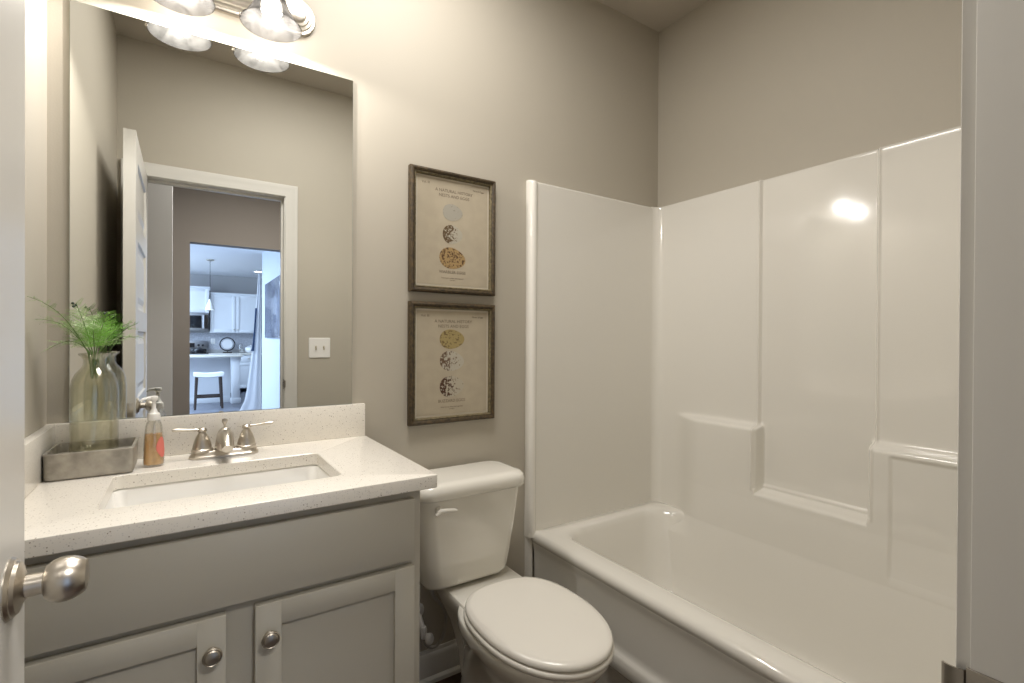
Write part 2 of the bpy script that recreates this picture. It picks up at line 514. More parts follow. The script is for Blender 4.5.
# ------------------------------------------------------------------ door leaf (opened against the left wall)
DW, DT = 0.700, 0.040
HX, HY = JL + 0.004, YC + 0.002          # hinge-side corner on the wall side
ANG = 0.004
def door_leaf():
    # local: u along width from hinge, t thickness (0 wall side, DT room side), z height
    panels = [(0.20, 0.50), (0.59, 0.88), (0.97, 1.25), (1.34, 1.62), (1.71, 1.94)]
    u0, u1 = 0.105, DW - 0.105
    def P(u, t, z): return (HX + t - u * 0.002, HY + u, z)
    b = MB()
    z0, z1 = 0.012, 2.04
    cells = []
    zs = [z0]
    for a, c in panels: zs += [a, c]
    zs.append(z1)
    for side in (0, 1):
        t = DT if side else 0
        sgn = -1 if side else 1
        def quad(a, c, d, e): b.add([a, c, d, e], [(0, 1, 2, 3)])
        quad(P(0, t, z0), P(u0, t, z0), P(u0, t, z1), P(0, t, z1))
        quad(P(u1, t, z0), P(DW, t, z0), P(DW, t, z1), P(u1, t, z1))
        prev = z0
        for a, c in panels + [(z1, None)]:
            quad(P(u0, t, prev), P(u1, t, prev), P(u1, t, a), P(u0, t, a))
            if c is None: break
            prev = c
            rr = []
            for ins, dep in ((0, 0), (0.006, 0.007), (0.018, 0.009), (0.032, 0.009), (0.055, 0.003), (0.060, 0.003)):
                rr.append([P(u0 + ins, t + sgn * dep, a + ins), P(u1 - ins, t + sgn * dep, a + ins), P(u1 - ins, t + sgn * dep, c - ins), P(u0 + ins, t + sgn * dep, c - ins)])
            b.loft(rr, False, True)
    for (ua, za, ub, zb) in ((0, z0, DW, z0), (DW, z0, DW, z1), (DW, z1, 0, z1), (0, z1, 0, z0)):
        b.add([P(ua, 0, za), P(ub, 0, zb), P(ub, DT, zb), P(ua, DT, za)], [(0, 1, 2, 3)])
    return b
door = struct(door_leaf().build('door_1', MT['trim'], angle=12))
KY, KZ = HY + DW - 0.062, 0.947
def knob(side):
    x = HX + DT - 0.004 if side > 0 else HX - 0.0045
    s = side
    b = MB()
    prof = [(0.0335, 0.0), (0.0335, 0.004), (0.0310, 0.007), (0.0290, 0.0075), (0.0270, 0.011), (0.0185, 0.014), (0.0145, 0.016)]
    b.lathe([(r, h * s) for r, h in prof], (x, KY, KZ), 'x', 48)
    o = b.build('door_rose', MT['nickel'], door)
    b = MB()
    L = 1.0 if s > 0 else 0.85
    prof = [(0.0125, 0.012), (0.0120, 0.022), (0.0118, 0.0305), (0.0140, 0.0310), (0.0180, 0.0325), (0.0222, 0.038), (0.0243, 0.044), (0.0248, 0.050), (0.0238, 0.056), (0.0210, 0.0625), (0.0180, 0.0665), (0.0165, 0.0680), (0.011, 0.0690), (0.001, 0.0695)]
    b.lathe([(r, h * s * L) for r, h in prof], (x, KY, KZ), 'x', 48)
    b.build('door_knob', MT['nickel'], door, angle=25)
knob(1); knob(-1)
MB().box(HX - 0.003, HX + DT - 0.008, HY + DW - 0.0005, HY + DW + 0.001, 0.91, 0.965, 0.0005).build('latch_plate', MT['nickel'], door)
for z in (0.25, 1.02, 1.80):
    b = MB(); b.lathe([(0.006, 0), (0.006, 0.09)], (HX - 0.0035 , HY - 0.0045, z), 'z', 12)
    b.build('door_hinge', MT['nickel'], door)

# ------------------------------------------------------------------ tub and surround, one moulded unit
unit = thing('bathtub_surround', 'glossy white one-piece bathtub with moulded shower wall panels and shelf ledges', 'bathtub', (-0.38, -0.75, 0))
Y1 = -1.518
TZ = 0.449
b = MB()
rings = [rrect(-0.752, -0.012, Y1, -0.012, 0.012, 0.400, 8),
         rrect(-0.762, -0.012, Y1, -0.012, 0.012, 0.405, 8),
         rrect(-0.768, -0.012, Y1, -0.012, 0.012, 0.420, 8),
         rrect(-0.768, -0.012, Y1, -0.012, 0.012, 0.432, 8),
         rrect(-0.762, -0.014, Y1, -0.014, 0.012, 0.443, 8),
         rrect(-0.750, -0.016, Y1 + .01, -0.016, 0.012, TZ, 8),
         rrect(-0.690, -0.040, Y1 + .06, -0.060, 0.08, TZ - 0.001, 8),
         rrect(-0.676, -0.055, Y1 + .08, -0.072, 0.11, TZ - 0.004, 8),
         rrect(-0.667, -0.064, Y1 + .09, -0.081, 0.12, TZ - 0.014, 8),
         rrect(-0.661, -0.072, Y1 + .10, -0.089, 0.12, TZ - 0.035, 8),
         rrect(-0.645, -0.098, Y1 + .14, -0.115, 0.13, 0.30, 8),
         rrect(-0.625, -0.122, Y1 + .19, -0.145, 0.14, 0.18, 8),
         rrect(-0.605, -0.150, Y1 + .23, -0.180, 0.13, 0.115, 8),
         rrect(-0.560, -0.200, Y1 + .28, -0.240, 0.10, 0.088, 8),
         rrect(-0.500, -0.270, Y1 + .36, -0.330, 0.06, 0.082, 8)]
b.loft(rings, False, True)
b.build('tub_basin', MT['tub'], unit, angle=80)
# sloping apron with base strip, end flanges
b = MB()
AP = [(-0.765, 0.425), (-0.763, 0.405), (-0.759, 0.392), (-0.755, 0.37), (-0.752, 0.30), (-0.749, 0.23), (-0.749, 0.213), (-0.753, 0.203), (-0.758, 0.197), (-0.761, 0.188), (-0.761, 0.150), (-0.756, 0.140), (-0.735, 0.134), (-0.715, 0.128), (-0.712, 0.0), (-0.690, 0.0), (-0.690, 0.36), (-0.700, 0.40)]
b.loft([[(x, y, z) for x, z in AP] for y in (-0.022, -0.3, -0.7, -1.1, Y1)])
b.build('apron', MT['tub'], unit, angle=50)
# back panel (against the right wall): relief of depth over (y, z)
def relief(y, z):
    side = smooth(-0.546, -0.538, y) + smooth(-0.934, -0.942, y)
    up = 0.5 * (1 + math.tanh((z - 0.640) / 0.006))
    d = 0.020 + 0.009 * (side * up + (1 - up))
    # thin moulded bead that edges the centre panel
    for yb in (-0.5355, -0.9445):
        d += 0.004 * up * math.exp(-((y - yb) / 0.0035) ** 2)
    # lower body, stepped: shelf ledges at the sides, low ledge in the middle
    ztop = 0.632 + (0.252 if side > 0.5 else 0.0)
    full = 0.046
    k = smooth(0.455, 0.36, z)
    ramp = (1 - k) * smooth(-0.13, -0.30, y) * smooth(-1.45, -1.30, y) + k * smooth(-0.02, -0.10, y) * smooth(-1.51, -1.43, y)
    edge = max(smooth(-0.560, -0.545, y), smooth(-0.922, -0.934, y))
    low = 0.5 * (1 - math.tanh((z - 0.632) / 0.007))
    high = 0.5 * (1 - math.tanh((z - 0.884) / 0.008)) * edge
    d += full * ramp * max(low, high)
    tab = ((0.60, 0.0), (0.449, 0.010), (0.30, 0.040), (0.18, 0.066), (0.115, 0.095), (0.09, 0.150))
    if z < 0.60:
        for (za, ea), (zb_, eb) in zip(tab, tab[1:]):
            if z >= zb_:
                d += ramp * (ea + (eb - ea) * (za - z) / (za - zb_)); break
    # the low ledge keeps a small step
    d += 0.006 * math.exp(-((z - 0.650) / 0.008) ** 2) * (1 - edge) * smooth(-0.55, -0.56, y) * smooth(-0.93, -0.92, y)
    # shallow inset in the far block
    ins = smooth(-0.990, -1.003, y) * smooth(-1.33, -1.31, y) * smooth(0.865, 0.85, z) * smooth(0.455, 0.50, z)
    d -= 0.007 * ins
    # curved inside corners
    for yc, s in ((-0.022, -1), (Y1 + 0.012, 1)):
        t = (y - yc) * s
        rr = 0.045
        if t < rr: d += rr - math.sqrt(max(0, rr * rr - (rr - t) ** 2))
    return d
def axis_pts(a, b_, step, fine):
    pts = set()
    n = int(round((b_ - a) / step))
    for i in range(n + 1): pts.add(round(a + (b_ - a) * i / n, 5))
    for c, r, s in fine:
        k = int(r / s)
        for i in range(-k, k + 1):
            p = round(c + i * s, 5)
            if a <= p <= b_: pts.add(p)
    return sorted(pts)
ys = axis_pts(Y1 + 0.012, -0.022, 0.02, [(-0.09, 0.06, 0.006), (-0.54, 0.02, 0.0015), (-0.94, 0.02, 0.0015), (-0.997, 0.01, 0.0025), (-0.045, 0.025, 0.004), (-0.2, 0.1, 0.01)])
zs = axis_pts(0.095, 1.852, 0.03, [(0.42, 0.06, 0.006), (0.632, 0.03, 0.0025), (0.884, 0.03, 0.0025), (0.858, 0.012, 0.003)])
rings = []
for z in zs:
    ring = [(-relief(y, z), y, z) for y in ys]
    rings.append(ring)
ztop = 1.864
rings.append([(-relief(y, 1.85) + 0.001, y, ztop - 0.006) for y in ys])
rings.append([(-relief(y, 1.85) + 0.004, y, ztop - 0.001) for y in ys])
rings.append([(-relief(y, 1.85) + 0.008, y, ztop) for y in ys])
rings.append([(-0.001, y, ztop) for y in ys])
b = MB(); b.loft(rings, False, False, closed=False)
b.build('back_wall_panel', MT['tub'], unit, angle=60)
def end_panel(name, ya, sg):
    b = MB()
    # plan outline of the panel: flat face with a rolled front edge
    t = 0.024
    prof = [(-0.014, 0.0005), (-0.014, t)]
    prof += [(-0.745, t), (-0.752, t + 0.003), (-0.756, t + 0.009), (-0.762, t + 0.013), (-0.770, t + 0.0145), (-0.777, t + 0.013), (-0.783, t + 0.008), (-0.786, t), (-0.787, 0.0005)]
    rr = []
    for z, k in ((0.43, 1), (1.852, 1), (1.860, .9), (ztop, .6)):
        rr.append([(x, ya + sg * (0.0005 + (d - 0.0005) * k), z) for x, d in prof])
    b.loft(rr, True, True)
    # flange that runs down beside the apron
    fl = [(-0.760, 0.0005), (-0.760, 0.020), (-0.772, 0.022), (-0.781, 0.016), (-0.785, 0.0005)]
    b.loft([[(x, ya + sg * d, z) for x, d in fl] for z in (0.0, 0.44)], True, True)
    b.build(name, MT['tub'], unit, angle=50)
end_panel('end_wall_panel', 0.0, -1)
end_panel('end_wall_panel', YC, 1)
b = MB()
b.lathe([(0.035, 0), (0.035, 0.003), (0.028, 0.005), (0.012, 0.004)], (-0.385, -1.10, 0.082), 'z', 24)
b.build('drain', MT['chrome'], unit)

# ------------------------------------------------------------------ vanity
VR = -1.468
FY = -0.540
CH = 0.905
van = thing('vanity_cabinet', 'grey painted vanity cabinet with shaker doors beneath the white quartz counter', 'cabinet', ((XL + VR) / 2, FY / 2, 0))
b = MB()
b.box(XL + 0.001, XL + 0.019, FY + 0.02, -0.001, 0.0, CH - 0.031)
b.box(VR - 0.018, VR, FY + 0.02, -0.001, 0.0, CH - 0.031, 0.001)
b.box(XL + 0.019, VR - 0.018, FY + 0.09, FY + 0.10, 0.0, 0.10)
b.box(XL + 0.019, VR - 0.018, FY + 0.02, -0.02, 0.10, 0.115)
b.box(XL + 0.019, VR - 0.018, -0.012, -0.004, 0.10, 0.70)
# face frame
b.box(XL + 0.001, XL + 0.04, FY, FY + 0.02, 0.10, CH - 0.031, 0.001)
b.box(VR - 0.04, VR, FY, FY + 0.02, 0.10, CH - 0.031, 0.001)
b.box(-1.873, -1.817, FY, FY + 0.02, 0.135, 0.685)
b.box(XL + 0.04, VR - 0.04, FY, FY + 0.02, 0.845, CH - 0.031)
b.box(XL + 0.04, VR - 0.04, FY, FY + 0.02, 0.685, 0.725)
b.box(XL + 0.04, VR - 0.04, FY, FY + 0.02, 0.10, 0.135)
b.build('cabinet_body', MT['cab'], van, angle=30)
MB().box(XL + 0.022, -1.489, FY - 0.019, FY - 0.0005, 0.712, 0.853, 0.0015).build('drawer_front', MT['cab'], van, angle=30)
def shaker(x0, x1, z0, z1, y, parent, m, name='door', rail=0.047, dep=0.019, rec=0.009):
    b = MB()
    b.box(x0, x0 + rail, y - dep, y, z0, z1, 0.0012)
    b.box(x1 - rail, x1, y - dep, y, z0, z1, 0.0012)
    b.box(x0 + rail - .0005, x1 - rail + .0005, y - dep + .0002, y, z1 - rail, z1, 0.0012)
    b.box(x0 + rail - .0005, x1 - rail + .0005, y - dep + .0002, y, z0, z0 + rail, 0.0012)
    b.box(x0 + rail - 0.003, x1 - rail + 0.003, y - dep + rec, y - 0.003, z0 + rail - 0.003, z1 - rail + 0.003)
    return b.build(name, m, parent, angle=30)
def cab_knob(x, z, y, parent, m):
    b = MB()
    b.lathe([(0.0095, 0), (0.0090, -0.002), (0.0065, -0.005), (0.0060, -0.010), (0.0090, -0.0125), (0.0145, -0.0145), (0.0165, -0.0170), (0.0165, -0.0195), (0.0150, -0.0212), (0.0142, -0.0205), (0.0132, -0.0205), (0.0110, -0.0225), (0.0060, -0.0240), (0.0005, -0.0245)], (x, y, z), 'y', 32)
    return b.build('knob', m, parent, angle=20)
d1 = shaker(XL + 0.022, -1.870, 0.12, 0.697, FY - 0.0005, van, MT['cab'])
cab_knob(-1.893, 0.634, FY - 0.0195, d1, MT['knobmetal'])
d2 = shaker(-1.820, -1.489, 0.12, 0.697, FY - 0.0005, van, MT['cab'])
cab_knob(-1.795, 0.634, FY - 0.0195, d2, MT['knobmetal'])

# countertop with sink cut-out, back and side splashes
ct = thing('countertop', 'white speckled quartz vanity countertop with backsplash and rectangular sink opening', 'countertop', ((XL + VR) / 2, -0.28, CH - 0.03))
SX0, SX1, SY0, SY1 = -2.072, -1.628, -0.460, -0.190
cx0, cx1, cy0, cy1 = XL + 0.0005, -1.4370, -0.5735, -0.0005
b = MB()
zt, zb = CH, CH - 0.031
rings = [rrect(SX0, SX1, SY0, SY1, 0.018, zb), rrect(SX0, SX1, SY0, SY1, 0.018, zt - 0.002), rrect(SX0 - .002, SX1 + .002, SY0 - .002, SY1 + .002, 0.020, zt),
         rrect(cx0 + .002, cx1 - .003, cy0 + .003, cy1, 0.004, zt), rrect(cx0, cx1 - .001, cy0 + .001, cy1, 0.005, zt - 0.001), rrect(cx0, cx1, cy0, cy1, 0.006, zt - 0.004),
         rrect(cx0, cx1, cy0, cy1, 0.006, zb + 0.002), rrect(cx0, cx1 - .002, cy0 + .002, cy1, 0.005, zb)]
b.loft(rings, cyclic=True)
b.build('counter_slab', MT['quartz'], ct, angle=40)
MB().box(cx0, cx1 - 0.004, -0.0205, -0.0005, CH + 0.0003, CH + 0.1055, 0.0015).build('backsplash', MT['quartz'], ct)
MB().box(cx0, cx0 + 0.020, -0.565, -0.021, CH + 0.0003, CH + 0.1055, 0.0015).build('side_splash', MT['quartz'], ct)

# undermount sink
sk = thing('sink', 'white rectangular undermount sink basin set under the quartz counter', 'sink', (-1.85, -0.325, CH - 0.18))
b = MB()
z = zb - 0.001
rings = [rrect(SX0 - .02, SX1 + .02, SY0 - .02, SY1 + .02, 0.03, z - .012), rrect(SX0 - .02, SX1 + .02, SY0 - .02, SY1 + .02, 0.03, z),
         rrect(SX0 - .004, SX1 + .004, SY0 - .004, SY1 + .004, 0.022, z), rrect(SX0, SX1, SY0, SY1, 0.024, z - 0.006),
         rrect(SX0 + .006, SX1 - .006, SY0 + .005, SY1 - .005, 0.03, z - 0.06), rrect(SX0 + .016, SX1 - .016, SY0 + .014, SY1 - .014, 0.04, z - 0.11),
         rrect(SX0 + .045, SX1 - .045, SY0 + .04, SY1 - .04, 0.04, z - 0.128), rrect(SX0 + .10, SX1 - .10, SY0 + .09, SY1 - .09, 0.03, z - 0.132)]
b.loft(rings, False, True)
b.build('basin', MT['basin'], sk, angle=70)
b = MB(); b.lathe([(0.022, 0), (0.022, 0.002), (0.017, 0.003), (0.010, 0.002)], ((SX0 + SX1) / 2, (SY0 + SY1) / 2, z - 0.1325), 'z', 24)
b.build('drain', MT['nickel'], sk)

# faucet
FX, FYY = -1.845, -0.092
fc = thing('faucet', 'brushed nickel two-handle centreset faucet behind the sink', 'faucet', (FX, FYY, CH))
b = MB()
Z = CH + 0.0005
b.loft([rrect(FX - .082, FX + .082, FYY - .027, FYY + .027, 0.0265, Z, 8), rrect(FX - .082, FX + .082, FYY - .027, FYY + .027, 0.0265, Z + .006, 8),
        rrect(FX - .079, FX + .079, FYY - .024, FYY + .024, 0.0235, Z + .009, 8), rrect(FX - .077, FX + .077, FYY - .022, FYY + .022, 0.0215, Z + .015, 8),
        rrect(FX - .073, FX + .073, FYY - .018, FYY + .018, 0.0175, Z + .019, 8)])
b.build('base_plate', MT['nickel'], fc, angle=30)
for s in (-1, 1):
    hx = FX + s * 0.052
    b = MB()
    b.lathe([(0.0250, 0.016), (0.0250, 0.023), (0.0225, 0.025), (0.0225, 0.028), (0.0215, 0.034), (0.0178, 0.047), (0.0130, 0.059), (0.0095, 0.065), (0.0080, 0.068), (0.0110, 0.070), (0.0115, 0.074), (0.0090, 0.078), (0.0060, 0.080), (0.0005, 0.081)], (hx, FYY, Z), 'z', 32)
    hd = b.build('handle', MT['nickel'], fc, angle=25)
    b = MB()
    pts = [(hx + s * 0.004, FYY, Z + .074), (hx + s * .02, FYY - .001, Z + .0755), (hx + s * .04, FYY - .003, Z + .077), (hx + s * .058, FYY - .005, Z + .079), (hx + s * .066, FYY - .006, Z + .0795)]
    b.tube(pts, [0.0045, 0.0038, 0.0048, 0.0068, 0.0045], 12, flat=0.8)
    b.build('lever', MT['nickel'], hd)
b = MB()
# spout: bell-shaped column that reaches forward
b.lathe([(0.0235, 0.016), (0.0235, 0.022), (0.0225, 0.030), (0.0215, 0.042), (0.0190, 0.056), (0.0150, 0.067), (0.0080, 0.075), (0.0005, 0.0765)], (FX, FYY, Z), 'z', 32)
sp_pts = bez((FX, FYY - 0.002, Z + .045), (FX, FYY - 0.035, Z + .066), (FX, FYY - 0.075, Z + .060), (FX, FYY - 0.105, Z + .036), 14)
b.tube(sp_pts, [0.0205, 0.0203, 0.020, 0.0196, 0.019, 0.0183, 0.0176, 0.0169, 0.0162, 0.0155, 0.0148, 0.0142, 0.0136, 0.013, 0.0125], 20)
b.build('spout', MT['nickel'], fc, angle=40)
b = MB()
b.lathe([(0.0028, 0.070), (0.0026, 0.080), (0.0032, 0.083), (0.0062, 0.089), (0.0072, 0.094), (0.0055, 0.0985), (0.0005, 0.0995)], (FX, FYY + 0.004, Z), 'z', 20)
b.build('lift_rod', MT['nickel'], fc)

# ------------------------------------------------------------------ mirror
mr = thing('wall_mirror', 'large frameless rectangular mirror above the vanity backsplash', 'mirror', (-1.83, -0.003, CH + 0.106))
ml_, mr_, mb_, mt_ = -2.176, -1.4805, CH + 0.1065, 2.0625
MB().box(ml_, mr_, -0.0058, -0.0008, mb_, mt_).build('glass_edge', MT['glassedge'], mr)
b = MB()
b.box(ml_ + .0006, mr_ - .0006, -0.0064, -0.0059, mb_ + .0006, mt_ - .0006)
b.build('mirror_glass', MT['mirror'], mr)

# ------------------------------------------------------------------ vanity light
vl = thing('vanity_light', 'two-bulb brushed nickel wall light with white alabaster bell shades above the mirror', 'wall light', (-1.842, -0.01, 2.20))
px0, px1, pz0, pz1 = -2.085, -1.598, 2.150, 2.262
b = MB()
rr = []
for ins, y in ((0, -0.0005), (0, -0.010), (0.003, -0.013), (0.010, -0.013), (0.013, -0.018), (0.020, -0.019), (0.023, -0.024), (0.030, -0.025), (0.034, -0.030), (0.040, -0.032)):
    h = (pz1 - pz0) / 2 - ins
    rr.append(rrect_xz(px0 + ins, px1 - ins, pz0 + ins, pz1 - ins, h - 0.0005, y, 14))
b.loft(rr, True, True)
b.build('back_plate', MT['nickel'], vl, angle=25)
SHX = (-1.949, -1.735)
for sx in SHX:
    SY, SZ = -0.106, 2.100
    b = MB()
    b.tube(bez((sx, -0.03, 2.206), (sx, -0.07, 2.206), (sx, SY, 2.215), (sx, SY, 2.245), 10), 0.008, 12)
    b.lathe([(0.013, 0.150), (0.020, 0.147), (0.024, 0.135), (0.026, 0.115), (0.024, 0.110), (0.0, 0.110)], (sx, SY, SZ), 'z', 24, True, False)
    b.build('arm', MT['nickel'], vl)
    b = MB()
    out = [(0.0285, 0.118), (0.030, 0.108), (0.033, 0.095), (0.0365, 0.080), (0.041, 0.064), (0.047, 0.048), (0.055, 0.032), (0.064, 0.017), (0.0725, 0.006), (0.0775, 0.001), (0.0790, -0.0015)]
    inn = [(0.0765, -0.0022), (0.0745, 0.001), (0.0695, 0.007), (0.061, 0.019), (0.052, 0.034), (0.044, 0.050), (0.038, 0.066), (0.0335, 0.082), (0.030, 0.096), (0.027, 0.108), (0.0255, 0.118)]
    b.lathe(out + inn, (sx, SY, SZ), 'z', 48, False, False)
    b.build('shade', MT['shade'], vl, angle=60)
    b = MB()
    b.lathe([(0.0005, 0.018), (0.012, 0.020), (0.021, 0.027), (0.0265, 0.038), (0.028, 0.050), (0.0255, 0.063), (0.019, 0.077), (0.014, 0.088), (0.0135, 0.108)], (sx, SY, SZ), 'z', 20)
    b.build('bulb', MT['bulb'], vl)
    ld = bpy.data.lights.new('bulb_light', 'POINT')
    ld.energy = LAMP; ld.color = (1.0, 0.95, 0.885); ld.shadow_soft_size = 0.012
    lo = bpy.data.objects.new('bulb_light', ld); COL.objects.link(lo)
    lo.location = (sx, SY, SZ + 0.012)
    b = MB()
    b.lathe([(0.0004, 0.0), (0.003, 0.002), (0.004, 0.006), (0.0022, 0.010)], (sx - 0.0795, SY - 0.002, SZ - 0.001), 'z', 10)
    b.build('shade_screw', MT['nickel'], vl)

# ------------------------------------------------------------------ framed egg prints
def text_mesh(body, size, x, y, z, mat_, parent, name, align='CENTER'):
    cu = bpy.data.curves.new(name, 'FONT')
    cu.body = body; cu.size = size; cu.align_x = align; cu.extrude = 0.0002
    cu.space_line = 1.15
    cu.resolution_u = 2
    cu.materials.append(mat_)
    o = bpy.data.objects.new(name, cu)
    COL.objects.link(o)
    o.rotation_euler = (PI / 2, 0, 0)
    o.location = (x, y, z)
    bpy.context.view_layer.update()
    me = bpy.data.meshes.new_from_object(o)
    me.transform(world_of(o))
    bpy.data.objects.remove(o)
    m_o = bpy.data.objects.new(name, me)
    COL.objects.link(m_o)
    attach(m_o, parent)
    return m_o
EG = {
 'pale': speckled_egg('pale_egg_print', (0.345, 0.325, 0.275), (0.15, 0.13, 0.10), 130, 0.62, 0.0),
 'spot': speckled_egg('half_spotted_egg_print', (0.40, 0.37, 0.30), (0.10, 0.06, 0.025), 130, 0.36, 0.30),
 'tan': speckled_egg('tan_egg_print', (0.34, 0.23, 0.10), (0.08, 0.035, 0.012), 150, 0.51, 0.0),
 'ochre': speckled_egg('ochre_egg_print', (0.33, 0.26, 0.11), (0.15, 0.10, 0.04), 110, 0.52, 0.05),
 'white': speckled_egg('white_spotted_egg_print', (0.43, 0.40, 0.33), (0.12, 0.07, 0.04), 140, 0.42, 0.22),
 'blot': speckled_egg('blotched_egg_print', (0.42, 0.38, 0.30), (0.07, 0.03, 0.015), 110, 0.40, 0.24),
}
def egg_shape(cx, cz, a, bb, y, tilt=0.0):
    b = MB(); n = 40
    pts = []
    for i in range(n):
        t = 2 * PI * i / n
        ex = a * math.cos(t); ez = bb * math.sin(t) * (1 - 0.16 * math.cos(t))
        pts.append((cx + ex * math.cos(tilt) - ez * math.sin(tilt), cz + ex * math.sin(tilt) + ez * math.cos(tilt)))
    b.loft([[(p[0], y, p[1]) for p in pts], [(p[0], y - 0.0004, p[1]) for p in pts]])
    return b
def egg_print(z0, z1, label, eggs, caption):
    x0, x1 = -1.2885, -0.9445
    th = thing('framed_print', label, 'picture', ((x0 + x1) / 2, 0, z0), 'framed egg prints on the wall over the toilet')
    b = MB()
    # moulded frame swept round the rectangle: (inset from outer edge, depth)
    prof = [(0.0, -0.001), (0.0, -0.020), (0.003, -0.026), (0.008, -0.028), (0.013, -0.026), (0.0165, -0.021), (0.0165, -0.001)]
    rect = lambda i: [(x0 + i, z0 + i), (x1 - i, z0 + i), (x1 - i, z1 - i), (x0 + i, z1 - i)]
    rr = [[(rect(i)[k][0], d, rect(i)[k][1]) for i, d in prof] for k in range(4)]
    b.loft(rr, cyclic=True)
    fr = b.build('frame', MT['frame'], th, angle=30)
    b = MB()
    prof2 = [(0.0165, -0.001), (0.0165, -0.0215), (0.019, -0.0225), (0.0215, -0.0205), (0.0235, -0.014), (0.0235, -0.001)]
    b.loft([[(rect(i)[k][0], d, rect(i)[k][1]) for i, d in prof2] for k in range(4)], cyclic=True)
    b.build('inner_beading', MT['bead'], th, angle=30)
    i = 0.0235
    MB().box(x0 + i, x1 - i, -0.0095, -0.002, z0 + i, z1 - i).build('mat_board', MT['matboard'], th)
    j = 0.030
    pp = MB().box(x0 + j, x1 - j, -0.0100, -0.0096, z0 + j, z1 - j).build('paper', MT['paper'], th)
    yy = -0.0102
    cx = (x0 + x1) / 2 - 0.004
    for (kind, dz, a, bb, tl) in eggs:
        egg_shape(cx + 0.0, z0 + dz, a, bb, yy, tl).build('printed_egg', EG[kind], pp)
    t = []
    t.append(text_mesh('A NATURAL HISTORY\nNESTS AND EGGS', 0.0155, cx + 0.006, yy, z1 - 0.072, MT['ink'], pp, 'printed_title'))
    t.append(text_mesh('Vol. III', 0.012, x0 + 0.046, yy, z1 - 0.052, MT['ink'], pp, 'printed_note', 'LEFT'))
    t.append(text_mesh('Nests & Eggs', 0.009, x1 - 0.046, yy, z1 - 0.052, MT['ink'], pp, 'printed_note', 'RIGHT'))
    t.append(text_mesh(caption, 0.0150, cx, yy, z0 + 0.073, MT['ink'], pp, 'printed_caption'))
    t.append(text_mesh('from nature, drawn and engraved\nLondon', 0.0065, cx, yy, z0 + 0.054, MT['ink'], pp, 'printed_caption'))
egg_print(1.3895, 1.8275, 'upper framed print, its tan speckled egg lowest of three',
          [('pale', 0.295, 0.040, 0.030, 0), ('spot', 0.215, 0.040, 0.034, 0), ('tan', 0.128, 0.053, 0.038, -0.12)], 'WARBLER EGGS')
egg_print(0.9215, 1.3550, 'lower framed print, its ochre egg highest of three',
          [('ochre', 0.302, 0.050, 0.035, 0), ('white', 0.222, 0.049, 0.036, -0.1), ('blot', 0.130, 0.049, 0.038, 0.05)], 'BUZZARD EGGS')

# ------------------------------------------------------------------ toilet
TX, BX = -1.137, -1.090
to = thing('toilet', 'off-white two-piece toilet with elongated closed lid between vanity and bathtub', 'toilet', (BX, -0.38, 0))
b = MB()
def trr(hw, yb, yf, r, z, cx=TX): return rrect(cx - hw, cx + hw, yf, yb, r, z, 8)
b.loft([trr(0.140, -0.060, -0.180, 0.045, 0.412), trr(0.150, -0.052, -0.192, 0.050, 0.418), trr(0.157, -0.045, -0.202, 0.052, 0.432), trr(0.166, -0.040, -0.210, 0.050, 0.50),
        trr(0.177, -0.035, -0.218, 0.047, 0.60), trr(0.186, -0.032, -0.224, 0.045, 0.69), trr(0.188, -0.031, -0.226, 0.045, 0.722)])
b.build('tank', MT['china'], to, angle=50)
b = MB()
b.loft([trr(0.190, -0.029, -0.229, 0.046, 0.716), trr(0.199, -0.025, -0.238, 0.05, 0.718), trr(0.203, -0.022, -0.243, 0.052, 0.726), trr(0.203, -0.022, -0.243, 0.052, 0.744),
        trr(0.200, -0.024, -0.239, 0.051, 0.757), trr(0.192, -0.030, -0.228, 0.048, 0.765), trr(0.175, -0.045, -0.205, 0.04, 0.768)])
b.build('tank_lid', MT['china'], to, angle=50)
b = MB()
b.lathe([(0.012, 0), (0.012, -0.008), (0.008, -0.012)], (TX - 0.135, -0.222, 0.688), 'y', 20)
b.tube([(TX - 0.150, -0.240, 0.677), (TX - 0.135, -0.240, 0.688), (TX - 0.115, -0.241, 0.688), (TX - 0.088, -0.241, 0.684), (TX - 0.080, -0.241, 0.682)], [0.005, 0.0085, 0.0065, 0.006, 0.004], 12)
b.build('flush_lever', MT['seat'], to)
b = MB()
b.loft([egg(BX, -0.13, -0.545, -0.34, 0.122, 0.0), egg(BX, -0.13, -0.545, -0.34, 0.120, 0.025), egg(BX, -0.14, -0.530, -0.34, 0.108, 0.05), egg(BX, -0.15, -0.525, -0.35, 0.098, 0.12),
        egg(BX, -0.16, -0.560, -0.37, 0.102, 0.19), egg(BX, -0.18, -0.625, -0.41, 0.122, 0.26), egg(BX, -0.20, -0.690, -0.45, 0.149, 0.32), egg(BX, -0.22, -0.722, -0.47, 0.174, 0.36),
        egg(BX, -0.225, -0.733, -0.48, 0.175, 0.378), egg(BX, -0.225, -0.735, -0.48, 0.176, 0.390), egg(BX, -0.228, -0.730, -0.48, 0.172, 0.396)])
b.build('bowl', MT['china'], to, angle=60)
b = MB()
b.loft([trr(0.075, -0.15, -0.36, 0.04, 0.0, BX), trr(0.075, -0.15, -0.36, 0.04, 0.10, BX), trr(0.082, -0.13, -0.38, 0.04, 0.20, BX), trr(0.098, -0.10, -0.40, 0.045, 0.28, BX), trr(0.118, -0.065, -0.40, 0.045, 0.34, BX),
        trr(0.131, -0.045, -0.40, 0.045, 0.375, BX), trr(0.132, -0.043, -0.40, 0.045, 0.396, BX), trr(0.129, -0.048, -0.39, 0.043, 0.403, BX)])
b.build('bowl_deck', MT['china'], to, angle=60)
b = MB()
